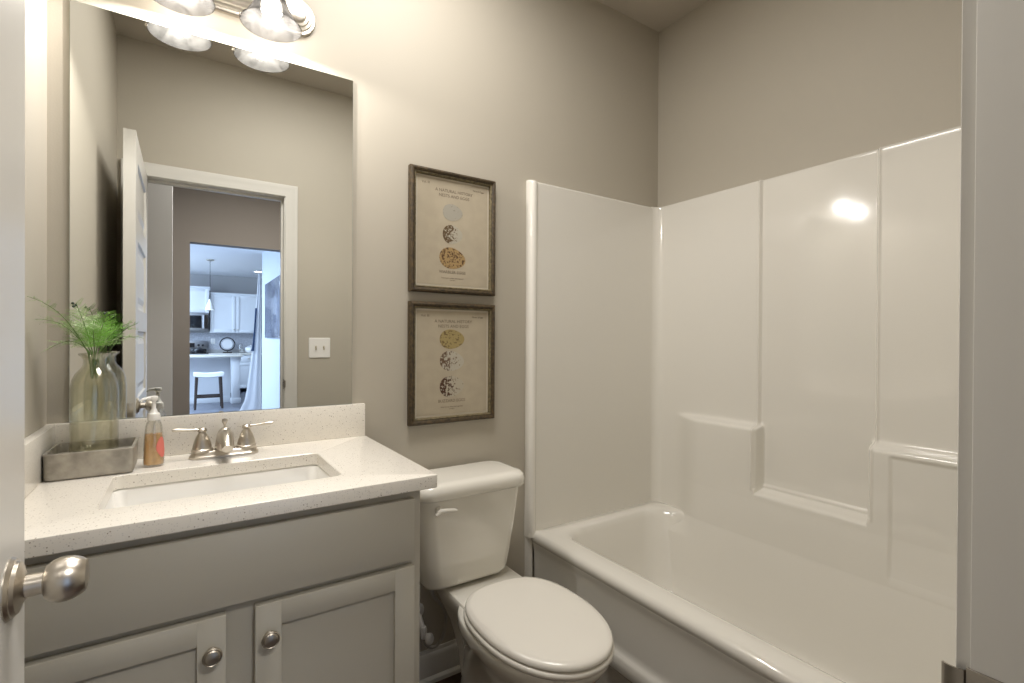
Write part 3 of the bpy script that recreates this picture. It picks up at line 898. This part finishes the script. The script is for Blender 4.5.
b.loft([egg(BX, -0.268, -0.742, -0.49, 0.174, 0.3975, nb=2.7), egg(BX, -0.264, -0.747, -0.49, 0.178, 0.402, nb=2.7), egg(BX, -0.264, -0.747, -0.49, 0.178, 0.411, nb=2.7), egg(BX, -0.268, -0.742, -0.49, 0.174, 0.4155, nb=2.7)])
b.build('seat', MT['seat'], to, angle=50)
b = MB()
b.loft([egg(BX, -0.272, -0.738, -0.49, 0.169, 0.4175, nb=2.7), egg(BX, -0.268, -0.744, -0.49, 0.174, 0.421, nb=2.7), egg(BX, -0.268, -0.744, -0.49, 0.174, 0.428, nb=2.7), egg(BX, -0.273, -0.738, -0.49, 0.169, 0.4345, nb=2.7),
        egg(BX, -0.285, -0.722, -0.49, 0.155, 0.4375, nb=2.7), egg(BX, -0.33, -0.66, -0.49, 0.11, 0.4395, nb=3.0), egg(BX, -0.42, -0.56, -0.49, 0.04, 0.4400, nb=2.4)])
b.build('seat_lid', MT['seat'], to, angle=50)
for s in (-1, 1):
    b = MB(); b.box(BX + s * 0.060 - 0.020, BX + s * 0.060 + 0.020, -0.285, -0.257, 0.402, 0.418, 0.005)
    b.build('lid_hinge', MT['seat'], to)
for s in (-1, 1):
    b = MB(); b.lathe([(0.014, 0), (0.014, 0.006), (0.010, 0.013), (0.001, 0.016)], (BX + s * 0.118, -0.33, 0.024), 'z', 16)
    b.build('bolt_cap', MT['seat'], to)

# water supply
ws = thing('water_supply_valve', 'white shutoff valve with braided hose low on the wall beside the toilet tank', 'valve', (-1.24, -0.03, 0.19))
b = MB()
b.lathe([(0.030, -0.0005), (0.030, -0.003), (0.022, -0.009), (0.011, -0.012)], (-1.252, 0, 0.262), 'y', 28)
b.build('escutcheon', MT['plastic'], ws)
b = MB()
b.tube([(-1.252, -0.008, 0.262), (-1.252, -0.030, 0.258), (-1.250, -0.042, 0.240), (-1.248, -0.052, 0.222)], [0.008, 0.008, 0.009, 0.009], 14)
b.lathe([(0.009, -0.02), (0.011, -0.01), (0.011, 0.01), (0.008, 0.02)], (-1.246, -0.055, 0.212), 'z', 18)
b.build('valve_body', MT['plastic'], ws)
b = MB()
b.lathe([(0.006, 0.0), (0.006, -0.018), (0.015, -0.020), (0.018, -0.026), (0.017, -0.034), (0.010, -0.038), (0.0005, -0.0385)], (-1.240, -0.060, 0.205), 'y', 20, sy=0.85, sx=1.1)
b.build('valve_handle', MT['plastic'], ws)
b = MB()
pts = bez((-1.246, -0.055, 0.194), (-1.240, -0.055, 0.135), (-1.165, -0.05, 0.120), (-1.165, -0.06, 0.230), 12) + bez((-1.165, -0.06, 0.230), (-1.165, -0.07, 0.31), (-1.235, -0.10, 0.32), (-1.247, -0.115, 0.40), 12)[1:]
b.tube(pts, 0.0058, 10)
b.build('supply_hose', MT['hose'], ws)
b = MB(); b.lathe([(0.012, -0.012), (0.014, -0.008), (0.014, 0.004), (0.010, 0.006)], (-1.247, -0.115, 0.404), 'z', 12)
b.build('hose_nut', MT['plastic'], ws)

# ------------------------------------------------------------------ counter items
# zinc tray
tx0, tx1, ty0, ty1 = -2.1955, -2.036, -0.180, -0.030
tr = thing('metal_tray', 'rectangular galvanised metal tray under the glass bottle on the counter', 'tray', ((tx0 + tx1) / 2, (ty0 + ty1) / 2, CH))
b = MB(); z = CH + 0.0008
b.loft([rrect(tx0 + .004, tx1 - .004, ty0 + .004, ty1 - .004, .010, z), rrect(tx0 + .001, tx1 - .001, ty0 + .001, ty1 - .001, .011, z + .003), rrect(tx0, tx1, ty0, ty1, .010, z + .055),
        rrect(tx0 - .001, tx1 + .001, ty0 - .001, ty1 + .001, .010, z + .058), rrect(tx0, tx1, ty0, ty1, .010, z + .060), rrect(tx0 + .005, tx1 - .005, ty0 + .005, ty1 - .005, .008, z + .060), rrect(tx0 + .006, tx1 - .006, ty0 + .006, ty1 - .006, .008, z + .056), rrect(tx0 + .007, tx1 - .007, ty0 + .007, ty1 - .007, .008, z + .038)])
o = b.build('tray_body', MT['tray'], tr, angle=40)

# glass bottle
BXX, BY, BZ = -2.116, -0.104, CH + 0.0405
gb = thing('glass_bottle', 'clear rounded-shoulder glass bottle with flared lip holding fern sprigs', 'bottle', (BXX, BY, BZ))
out = [(0.0005, 0.004), (0.030, 0.0005), (0.040, 0.001), (0.0440, 0.005), (0.0455, 0.012), (0.0455, 0.147), (0.0445, 0.162), (0.0415, 0.178), (0.0355, 0.192), (0.0275, 0.202), (0.0225, 0.209), (0.0210, 0.216), (0.0212, 0.225), (0.0245, 0.232), (0.0300, 0.2365), (0.0305, 0.2385), (0.0285, 0.2400)]
inn = [(0.0255, 0.2385), (0.0215, 0.2320), (0.0185, 0.225), (0.0183, 0.216), (0.0200, 0.2070), (0.0255, 0.1990), (0.0335, 0.189), (0.0392, 0.176), (0.0420, 0.162), (0.0430, 0.147), (0.0430, 0.018), (0.0400, 0.011), (0.030, 0.009), (0.0005, 0.012)]
b = MB(); b.lathe(out + inn, (BXX, BY, BZ), 'z', 48, True, True)
b.build('bottle_body', MT['bottle'], gb, angle=60)

# fern sprigs
def sprig(tip, bend, n, length, label, m):
    root = Vector((BXX + random.uniform(-.006, .006), BY + random.uniform(-.006, .006), BZ + 0.18))
    mid1 = Vector((BXX + (tip[0] - BXX) * 0.12, BY + (tip[1] - BY) * 0.12, BZ + 0.244))
    tip = Vector(tip)
    ctrl = mid1.lerp(tip, 0.5) + Vector(bend)
    o = thing('fern_sprig', label, 'fern', root, 'fern sprigs in the glass bottle')
    pts = [root] + bez(mid1, mid1.lerp(ctrl, 0.5) + Vector((0, 0, .006)), ctrl, tip, 16)
    b = MB(); b.tube(pts, [0.0013 - 0.0009 * i / len(pts) for i in range(len(pts))], 6)
    b.build('stem', MT['stem'], o)
    b = MB()
    for k in range(n):
        f = 0.12 + 0.88 * k / n
        x = f * (len(pts) - 2) + 1
        i = min(int(x), len(pts) - 2)
        p = pts[i].lerp(pts[i + 1], x - i)
        t = (pts[i + 1] - pts[i]).normalized()
        side = t.cross(Vector((0, 0, 1))).normalized() if abs(t.z) < .95 else Vector((1, 0, 0))
        upv = side.cross(t)
        s = 1 if k % 2 else -1
        ln = length * (0.45 + 0.55 * math.sin(PI * min(1, f * 0.85 + 0.1))) * random.uniform(.75, 1.2)
        ang = random.uniform(0.7, 1.15)
        d = (t * math.cos(ang) + (side * s * math.cos(.4) + upv * random.uniform(-.6, .8)) * math.sin(ang)).normalized()
        # each pinna: small rachis with short needle leaflets
        wv = d.cross(upv).normalized()
        m_ = 7
        for q in range(m_):
            g = (q + 0.6) / m_
            c = p + d * ln * g + Vector((0, 0, -ln * 0.15 * g * g))
            l2 = ln * 0.34 * (1 - 0.55 * g)
            for s2 in (-1, 1):
                e = (d * 0.75 + wv * s2 * 0.8 + upv * random.uniform(-.25, .25)).normalized() * l2
                wd = e.cross(upv).normalized() * l2 * 0.13
                b.add([c, c + e * .5 + wd, c + e, c + e * .5 - wd], [(0, 1, 2, 3)])
        wq = wv * 0.0004
        b.add([p - wq, p + d * ln - wq * .3, p + d * ln + wq * .3, p + wq], [(0, 1, 2, 3)])
    b.build('leaflets', m, o)
    return o
SPR = [((-2.203, -0.262, 1.306), (0, -.01, .045), 24, .022, 'longest fern sprig reaching toward the open door', 'leafpale'),
       ((-2.205, -0.185, 1.262), (0, 0, .040), 24, .032, 'fern sprig leaning to the left wall', 'leafpale'),
       ((-2.150, -0.105, 1.305), (0, 0, .010), 18, .034, 'upright fern sprig at the centre of the bottle', 'leafpale'),
       ((-2.095, -0.080, 1.285), (.0, 0, .010), 22, .034, 'bright upright fern sprig on the right of the bunch', 'leaf'),
       ((-2.045, -0.085, 1.262), (0, 0, .025), 20, .028, 'bright fern sprig arching toward the soap', 'leaf'),
       ((-2.035, -0.135, 1.222), (0, 0, .028), 20, .022, 'lowest fern sprig drooping over the bottle lip to the right', 'leafpale'),
       ((-2.190, -0.165, 1.195), (0, 0, .035), 22, .030, 'lowest fern sprig drooping over the left of the bottle', 'leafpale'),
       ((-2.112, -0.160, 1.240), (0, -.01, .02), 18, .032, 'fern sprig leaning out toward the sink', 'leaf'),
       ((-2.125, -0.055, 1.270), (0, .0, .02), 16, .030, 'fern sprig leaning back to the mirror', 'leafpale'),
       ((-2.170, -0.135, 1.250), (0, 0, .02), 22, .038, 'pale short fern sprig in the middle left of the bunch', 'leafpale')]
for tip, bend, n, ln, lab, mm in SPR:
    o = sprig(tip, bend, n, ln, lab, MT[mm])
    if 'centre' in lab or 'bright upright' in lab:
        b = MB(); t = Vector(tip)
        for k in range(3):
            b.sphere(tuple(t + Vector((random.uniform(-.006, .006), random.uniform(-.006, .006), random.uniform(-.012, .002)))), 0.0032, 8, 6)
        b.build('bud', MT['bud'], o)

# soap dispenser
DX, DY = -2.000, -0.128
sd = thing('soap_dispenser', 'clear pump bottle of amber liquid soap between tray and faucet', 'soap dispenser', (DX, DY, CH))
z = CH + 0.0008
def oval(prof, n=28, sx=1.0, sy=0.72):
    return MB().lathe(prof, (DX, DY, z), 'z', n, True, True, sx, sy)
oval([(0.019, 0.0), (0.0215, 0.003), (0.0222, 0.010), (0.0215, 0.040), (0.0195, 0.075), (0.0175, 0.098), (0.0150, 0.108), (0.0110, 0.114), (0.0105, 0.122),
      (0.0090, 0.122), (0.0095, 0.112), (0.0135, 0.106), (0.0160, 0.096), (0.0180, 0.074), (0.0200, 0.040), (0.0207, 0.010), (0.0200, 0.004), (0.0005, 0.003)]).build('bottle_body', MT['clear'], sd, angle=60)
oval([(0.0005, 0.0034), (0.0195, 0.0045), (0.0203, 0.010), (0.0196, 0.040), (0.0178, 0.072), (0.0174, 0.080), (0.0005, 0.080)]).build('liquid_soap', MT['soap'], sd, angle=60)
b = MB()
pts = [(DX + 0.0224 * math.cos(a) , DY + 0.0164 * math.sin(a)) for a in [(-75 + 11 * i) * PI / 180 for i in range(8)]]
rr = []
for i in range(9):
    h = i / 8
    wdt = math.sin(PI * (0.08 + 0.84 * h))
    row = []
    for k, pt in enumerate(pts):
        f = (k / 7 - .5) * wdt + .5
        a = (-75 + 77 * f) * PI / 180
        kk = 1 - 0.13 * h
        row.append((DX + 0.0228 * kk * math.cos(a), DY + 0.0168 * kk * math.sin(a), z + 0.022 + 0.050 * h))
    rr.append(row)
b.loft(rr, False, False, closed=False)
b.build('sticker', MT['pink'], sd)
b = MB()
b.lathe([(0.0135, 0.114), (0.0138, 0.124), (0.0125, 0.130), (0.0085, 0.133), (0.0065, 0.140), (0.0048, 0.142), (0.0046, 0.160), (0.0075, 0.162), (0.0090, 0.165), (0.0095, 0.170), (0.0080, 0.173), (0.0005, 0.174)], (DX, DY, z), 'z', 24)
b.tube([(DX, DY, z + .168), (DX - .012, DY - .006, z + .1685), (DX - .022, DY - .011, z + .166), (DX - .026, DY - .013, z + .162)], [.0055, .0042, .0036, .003], 12)
b.tube([(DX, DY, z + .115), (DX, DY, z + .008)], 0.0018, 8)
b.build('pump', MT['pump'], sd, angle=40)

# ------------------------------------------------------------------ light switch on the doorway wall
sw = thing('light_switch', 'white double toggle light switch plate on the wall beside the doorway, in the mirror', 'light switch', (-1.251, YC, 1.105))
sx0, sx1, sz0, sz1 = -1.313, -1.190, 1.105, 1.226
b = MB(); b.loft([rrect_xz(sx0, sx1, sz0, sz1, .004, YC + .0005), rrect_xz(sx0, sx1, sz0, sz1, .004, YC + .003), rrect_xz(sx0 + .003, sx1 - .003, sz0 + .003, sz1 - .003, .004, YC + .006)])
b.build('plate', MT['plastic'], sw, angle=25)
for sx in (-1.274, -1.228):
    b = MB(); b.box(sx - .005, sx + .005, YC + .006, YC + .0072, 1.153, 1.178)
    b.box(sx - .0035, sx + .0035, YC + .007, YC + .018, 1.164, 1.174, .001)
    b.build('toggle', MT['matboard'], sw)

# ------------------------------------------------------------------ hall seen through the doorway (in the mirror)
b = MB()
b.box(-3.2, -1.894, -3.82, -3.70, 0, H + .1)
b.box(-0.85, 0.6, -3.82, -3.70, 0, H + .1)
b.box(-1.894, -0.85, -3.82, -3.70, 2.085, H + .1)
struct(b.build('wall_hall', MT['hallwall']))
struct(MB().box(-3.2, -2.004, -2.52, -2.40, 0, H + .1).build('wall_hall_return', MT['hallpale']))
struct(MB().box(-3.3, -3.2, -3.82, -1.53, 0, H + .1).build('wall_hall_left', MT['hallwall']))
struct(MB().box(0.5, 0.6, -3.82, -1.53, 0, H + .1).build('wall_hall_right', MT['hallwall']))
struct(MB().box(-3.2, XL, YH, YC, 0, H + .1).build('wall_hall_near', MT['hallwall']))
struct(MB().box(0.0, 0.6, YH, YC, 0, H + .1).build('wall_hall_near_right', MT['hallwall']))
struct(MB().box(-3.3, 0.6, -3.82, YH, H, H + .1).build('ceiling_hall', MT['kitceil']))

# ------------------------------------------------------------------ kitchen beyond (in the mirror)
KC = 2.635
struct(MB().box(-5.2, 1.6, -11.7, -11.5, 0, KC).build('wall_kitchen', MT['kitwall']))
struct(MB().box(-5.2, -5.0, -11.5, -3.82, 0, KC).build('wall_kitchen_left', MT['kitwall']))
struct(MB().box(1.4, 1.6, -11.5, -3.82, 0, KC).build('wall_kitchen_right', MT['kitwall']))
struct(MB().box(-5.2, -3.2, -3.92, -3.82, 0, KC).build('wall_kitchen_near', MT['kitwall']))
struct(MB().box(-5.2, 1.6, -11.7, -3.82, KC, KC + .1).build('ceiling_kitchen', MT['kitceil']))
struct(MB().box(-5.2, 1.6, -11.7, -3.76, -0.08, 0.0).build('floor_kitchen', MT['kit_floor']))
struct(MB().box(-0.85, -0.75, -7.6, -3.82, 0, KC).build('wall_kitchen_divider', MT['kitceil2']))
struct(MB().box(-2.6, -0.3, -11.5, -11.492, 0.95, 1.33).build('wall_kitchen_backsplash', MT['tile']))

wp = thing('wall_canvas', 'large dark blue-grey canvas on the white wall, in the mirror', 'picture', (-0.86, -6.2, 1.22))
MB().box(-0.88, -0.851, -7.02, -5.2, 1.225, 2.06, .004).build('canvas', MT['picdark'], wp)

def kitchen_cab(name, label, x0, x1, y0, y1, z0, z1, nd, crown=False, drawer=0):
    o = thing(name, label, 'cabinet', ((x0 + x1) / 2, y0, z0))
    b = MB(); b.box(x0, x1, y0, y1, z0, z1, .002)
    b.build('body', MT['kitwhite'], o, angle=30)
    w_ = (x1 - x0) / nd
    for i in range(nd):
        ztop_ = z1 - .01 - drawer
        b = MB()
        xa, xb = x0 + w_ * i + .008, x0 + w_ * (i + 1) - .008
        za, zb_ = z0 + .012, ztop_
        r = .065
        b.box(xa, xa + r, y1, y1 + .02, za, zb_, .002); b.box(xb - r, xb, y1, y1 + .02, za, zb_, .002)
        b.box(xa + r, xb - r, y1, y1 + .02, zb_ - r, zb_, .002); b.box(xa + r, xb - r, y1, y1 + .02, za, za + r, .002)
        b.box(xa + r, xb - r, y1, y1 + .008, za + r, zb_ - r)
        dr = b.build('door', MT['kitwhite'], o, angle=30)
        kx = xb - .03 if i % 2 == 0 else xa + .03
        kz = za + .06 if not drawer else zb_ - .06
        b = MB(); b.lathe([(.006, 0), (.006, .012), (.014, .016), (.014, .024), (.005, .028)], (kx, y1 + .02, kz), 'y', 14)
        b.build('knob', MT['nickel'], dr)
        if drawer:
            dd = MB().box(xa, xb, y1, y1 + .02, zb_ + .012, z1 - .012, .003).build('drawer', MT['kitwhite'], o)
            b = MB(); b.lathe([(.006, 0), (.006, .012), (.014, .016), (.014, .024), (.005, .028)], ((xa + xb) / 2, y1 + .02, (zb_ + z1) / 2), 'y', 14)
            b.build('knob', MT['nickel'], dd)
    if crown:
        b = MB()
        pr = [(0, -.06), (.012, -.06), (.02, -.03), (.05, 0), (.05, .02), (0, .02)]
        b.loft([[(x, y1 + d, z1 + h) for d, h in pr] for x in (x0 - .02, x1 + .02)])
        b.build('crown', MT['kitwhite'], o, angle=30)
    return o
kitchen_cab('wall_cabinet', 'pale double-door wall cabinet with crown above the round decor, in the mirror', -1.462, -0.46, -11.498, -11.19, 1.33, 2.20, 2, True)
kitchen_cab('wall_cabinet', 'taller pale wall cabinet above the microwave, in the mirror', -2.25, -1.475, -11.498, -11.10, 1.76, 2.31, 1, True)
kitchen_cab('base_cabinet', 'pale base cabinet with one drawer under the back counter, in the mirror', -0.98, -0.48, -11.49, -10.92, 0.09, 0.84, 1, False, .16)
MB_ = MB().box(-1.49, -0.42, -11.49, -10.88, 0.842, 0.875, .003)
tag(MB_.build('kitchen_countertop', MT['quartz']), 'white back countertop along the far kitchen wall, in the mirror', 'countertop')
tag(MB().box(-1.49, -0.99, -11.49, -10.95, 0.0, 0.84).build('base_cabinet', MT['kitwhite']), 'plain end of the far base cabinets behind the island, in the mirror', 'cabinet')

# microwave and range
mw = thing('microwave', 'stainless microwave mounted under the taller wall cabinet, in the mirror', 'microwave', (-1.85, -11.3, 1.36))
MB().box(-2.24, -1.49, -11.49, -11.10, 1.37, 1.757, .004).build('body', MT['steel'], mw)
MB().box(-2.22, -1.62, -11.10, -11.092, 1.43, 1.70, .003).build('window', MT['black'], mw)
b = MB(); b.tube([(-1.585, -11.07, 1.42), (-1.585, -11.06, 1.56), (-1.585, -11.07, 1.71)], .010, 10); b.build('handle', MT['steel'], mw)
MB().box(-1.56, -1.50, -11.10, -11.094, 1.42, 1.72).build('control_panel', MT['black'], mw)
rg = thing('range', 'stainless range with black cooktop and knobs on its back panel, in the mirror', 'stove', (-1.87, -11.2, 0))
MB().box(-2.25, -1.50, -11.46, -10.88, 0.0, 0.868, .004).build('body', MT['steel'], rg)
MB().box(-2.25, -1.50, -11.44, -10.88, 0.869, 0.885, .003).build('cooktop', MT['black'], rg)
MB().box(-2.25, -1.50, -11.48, -11.40, 0.886, 1.15, .008).build('back_panel', MT['steel'], rg)
MB().box(-2.00, -1.74, -11.40, -11.396, 1.00, 1.10).build('display', MT['black'], rg)
for kx in (-2.16, -2.08, -1.67, -1.59):
    b = MB(); b.lathe([(.026, 0), (.026, .02), (.016, .028), (.001, .03)], (kx, -11.40, 1.05), 'y', 16); b.build('knob', MT['black'], rg)
b = MB(); b.lathe([(.11, 0), (.13, .004), (.14, .05), (.135, .09), (.05, .10), (.02, .12), (.001, .12)], (-1.66, -11.10, .886), 'z', 24)
tag(b.build('cooking_pot', MT['black']), 'dark cooking pot on the range cooktop, in the mirror', 'pot')

# items on the back counter
rd = thing('round_ornament', 'dark ring ornament on a small stand on the kitchen counter, in the mirror', 'ornament', (-1.12, -11.25, .876))
b = MB(); n = 40
b.loft([[( -1.12 + (.145 + .012 * math.cos(2 * PI * j / 10)) * math.cos(2 * PI * i / n), -11.25 + .012 * math.sin(2 * PI * j / 10), 1.075 + (.145 + .012 * math.cos(2 * PI * j / 10)) * math.sin(2 * PI * i / n)) for j in range(10)] for i in range(n)], cyclic=True)
b.build('ring', MT['black'], rd)
b = MB(); b.box(-1.21, -1.03, -11.29, -11.21, .8755, .905, .004); b.box(-1.13, -1.11, -11.26, -11.24, .905, .93); b.build('stand', MT['darkwood'], rd)
b = MB(); b.lathe([(.105, -.004), (.105, .004)], (-1.12, -11.25, 1.075), 'y', 32); b.build('disc', MT['linen'], rd)
b = MB(); b.lathe([(.045, 0), (.055, .02), (.055, .15), (.045, .17), (.048, .19), (.02, .20)], (-0.86, -11.2, .8755), 'z', 20)
tag(b.build('glass_jar', MT['clear']), 'clear glass jar beside the white bowl on the kitchen counter, in the mirror', 'jar')
b = MB(); b.lathe([(.05, 0), (.09, .02), (.12, .07), (.115, .12), (.07, .15), (.02, .16), (.02, .18), (.001, .185)], (-0.66, -11.15, .8755), 'z', 24)
tag(b.build('white_pot', MT['kitwhite']), 'round white lidded pot at the end of the kitchen counter, in the mirror', 'pot')
ol = thing('wall_outlet', 'white wall outlet on the kitchen backsplash, in the mirror', 'outlet', (-1.39, -11.49, 1.08))
MB().box(-1.43, -1.35, -11.4915, -11.486, 1.08, 1.20, .002).build('plate', MT['plastic'], ol)
MB().box(-1.405, -1.375, -11.486, -11.483, 1.10, 1.18, .001).build('socket', MT['linen'], ol)

# island
isl = thing('kitchen_island', 'white kitchen island with overhanging top and square corner post, in the mirror', 'kitchen island', (-2.0, -9.3, 0))
MB().box(-3.4, -1.03, -9.85, -8.80, 0.865, 0.90, .004).build('island_top', MT['quartz'], isl)
MB().box(-3.4, -1.20, -9.80, -9.20, 0.0, 0.864, .003).build('body', MT['kitwhite'], isl)
b = MB(); b.box(-1.195, -1.065, -9.02, -8.89, .10, .80, .004); b.box(-1.21, -1.05, -9.035, -8.875, 0, .10, .008); b.box(-1.21, -1.05, -9.035, -8.875, .80, .864, .008)
b.build('corner_post', MT['kitwhite'], isl, angle=30)
MB().box(-3.4, -1.20, -9.20, -9.185, 0, .11, .004).build('base_board', MT['kitwhite'], isl)

# bar stool
st = thing('bar_stool', 'dark wood bar stool with pale saddle seat at the island, in the mirror', 'stool', (-1.58, -8.45, 0))
b = MB(); rr = []
for i in range(13):
    x = -1.80 + .44 * i / 12
    sag = .022 * (abs(i - 6) / 6) ** 2
    e = .01 * (1 if i in (0, 12) else 0)
    rr.append([(x, -8.62 + e, .545 + sag), (x, -8.60, .605 + sag - e), (x, -8.31, .605 + sag - e), (x, -8.29 - e, .545 + sag), (x, -8.31, .535 + sag + e), (x, -8.60, .535 + sag + e)])
b.loft(rr); b.build('seat', MT['linen'], st, angle=50)
for sx in (-1, 1):
    for sy in (-1, 1):
        b = MB()
        b.loft([rrect(-1.58 + sx * .175 - .022, -1.58 + sx * .175 + .022, -8.455 + sy * .12 - .022, -8.455 + sy * .12 + .022, .004, .545, 2),
                rrect(-1.58 + sx * .20 - .016, -1.58 + sx * .20 + .016, -8.455 + sy * .15 - .016, -8.455 + sy * .15 + .016, .004, 0, 2)])
        b.build('leg', MT['darkwood'], st)
for sy in (-1, 1):
    MB().box(-1.77, -1.39, -8.455 + sy * .14 - .012, -8.455 + sy * .14 + .012, .19, .225).build('stretcher', MT['darkwood'], st)
for sx in (-1, 1):
    MB().box(-1.58 + sx * .19 - .012, -1.58 + sx * .19 + .012, -8.59, -8.32, .30, .335).build('stretcher', MT['darkwood'], st)

# pendant
pn = thing('pendant_light', 'small frosted glass pendant lamp above the island, in the mirror', 'pendant light', (-1.545, -8.9, 1.72))
b = MB(); b.lathe([(.065, 0), (.065, -.015), (.03, -.03), (.004, -.032)], (-1.545, -8.9, KC), 'z', 24); b.build('canopy', MT['nickel'], pn)
b = MB(); b.tube([(-1.545, -8.9, KC - .03), (-1.545, -8.9, 1.90)], .004, 8); b.build('cord', MT['black'], pn)
b = MB(); b.lathe([(.018, .19), (.024, .15), (.035, .13), (.055, .07), (.078, 0), (.074, 0), (.050, .07), (.030, .125)], (-1.545, -8.9, 1.725), 'z', 28, True, False); b.build('shade', MT['plastic'], pn)
b = MB(); b.sphere((-1.545, -8.9, 1.80), .03, 14, 8); b.build('bulb', MT['lamp'], pn)

# recessed light and curtain
dl = thing('recessed_downlight', 'lit round recessed downlight in the kitchen ceiling, in the mirror', 'ceiling light', (-0.62, -10.2, KC))
b = MB(); b.lathe([(.09, 0.0), (.09, -.006), (.07, -.008), (.065, 0)], (-0.62, -10.2, KC - .001), 'z', 28, False, False); b.build('trim_ring', MT['kitwhite'], dl)
b = MB(); b.lathe([(.066, -.004), (.066, -.001)], (-0.62, -10.2, KC - .001), 'z', 28); b.build('lens', MT['lamp'], dl)

cu = thing('curtain', 'long white curtain flaring toward the kitchen floor, in the mirror', 'curtain', (-0.98, -7.75, 0))
def drape(x0, x1, xt0, xt1, y, z0, z1, folds, amp):
    b = MB(); rr = []
    N = 60
    for k in range(15):
        h = k / 14
        z_ = z0 + (z1 - z0) * h
        a = x0 + (xt0 - x0) * h ** 0.5; c = x1 + (xt1 - x1) * h
        ring = []
        for i in range(N + 1):
            f = i / N
            ring.append((a + (c - a) * f, y + amp * math.sin(f * folds * 2 * PI), z_))
        for i in range(N, -1, -1):
            f = i / N
            ring.append((a + (c - a) * f, y - .006 + amp * math.sin(f * folds * 2 * PI), z_))
        rr.append(ring)
    b.loft(rr)
    return b
drape(-1.17, -0.85, -0.895, -0.85, -7.70, 0.01, 2.30, 2, .004).build('drape', MT['linen'], cu)
drape(-1.010, -0.955, -0.945, -0.915, -7.68, 1.0, 1.72, 1, .004).build('navy_tie', MT['navy'], cu)
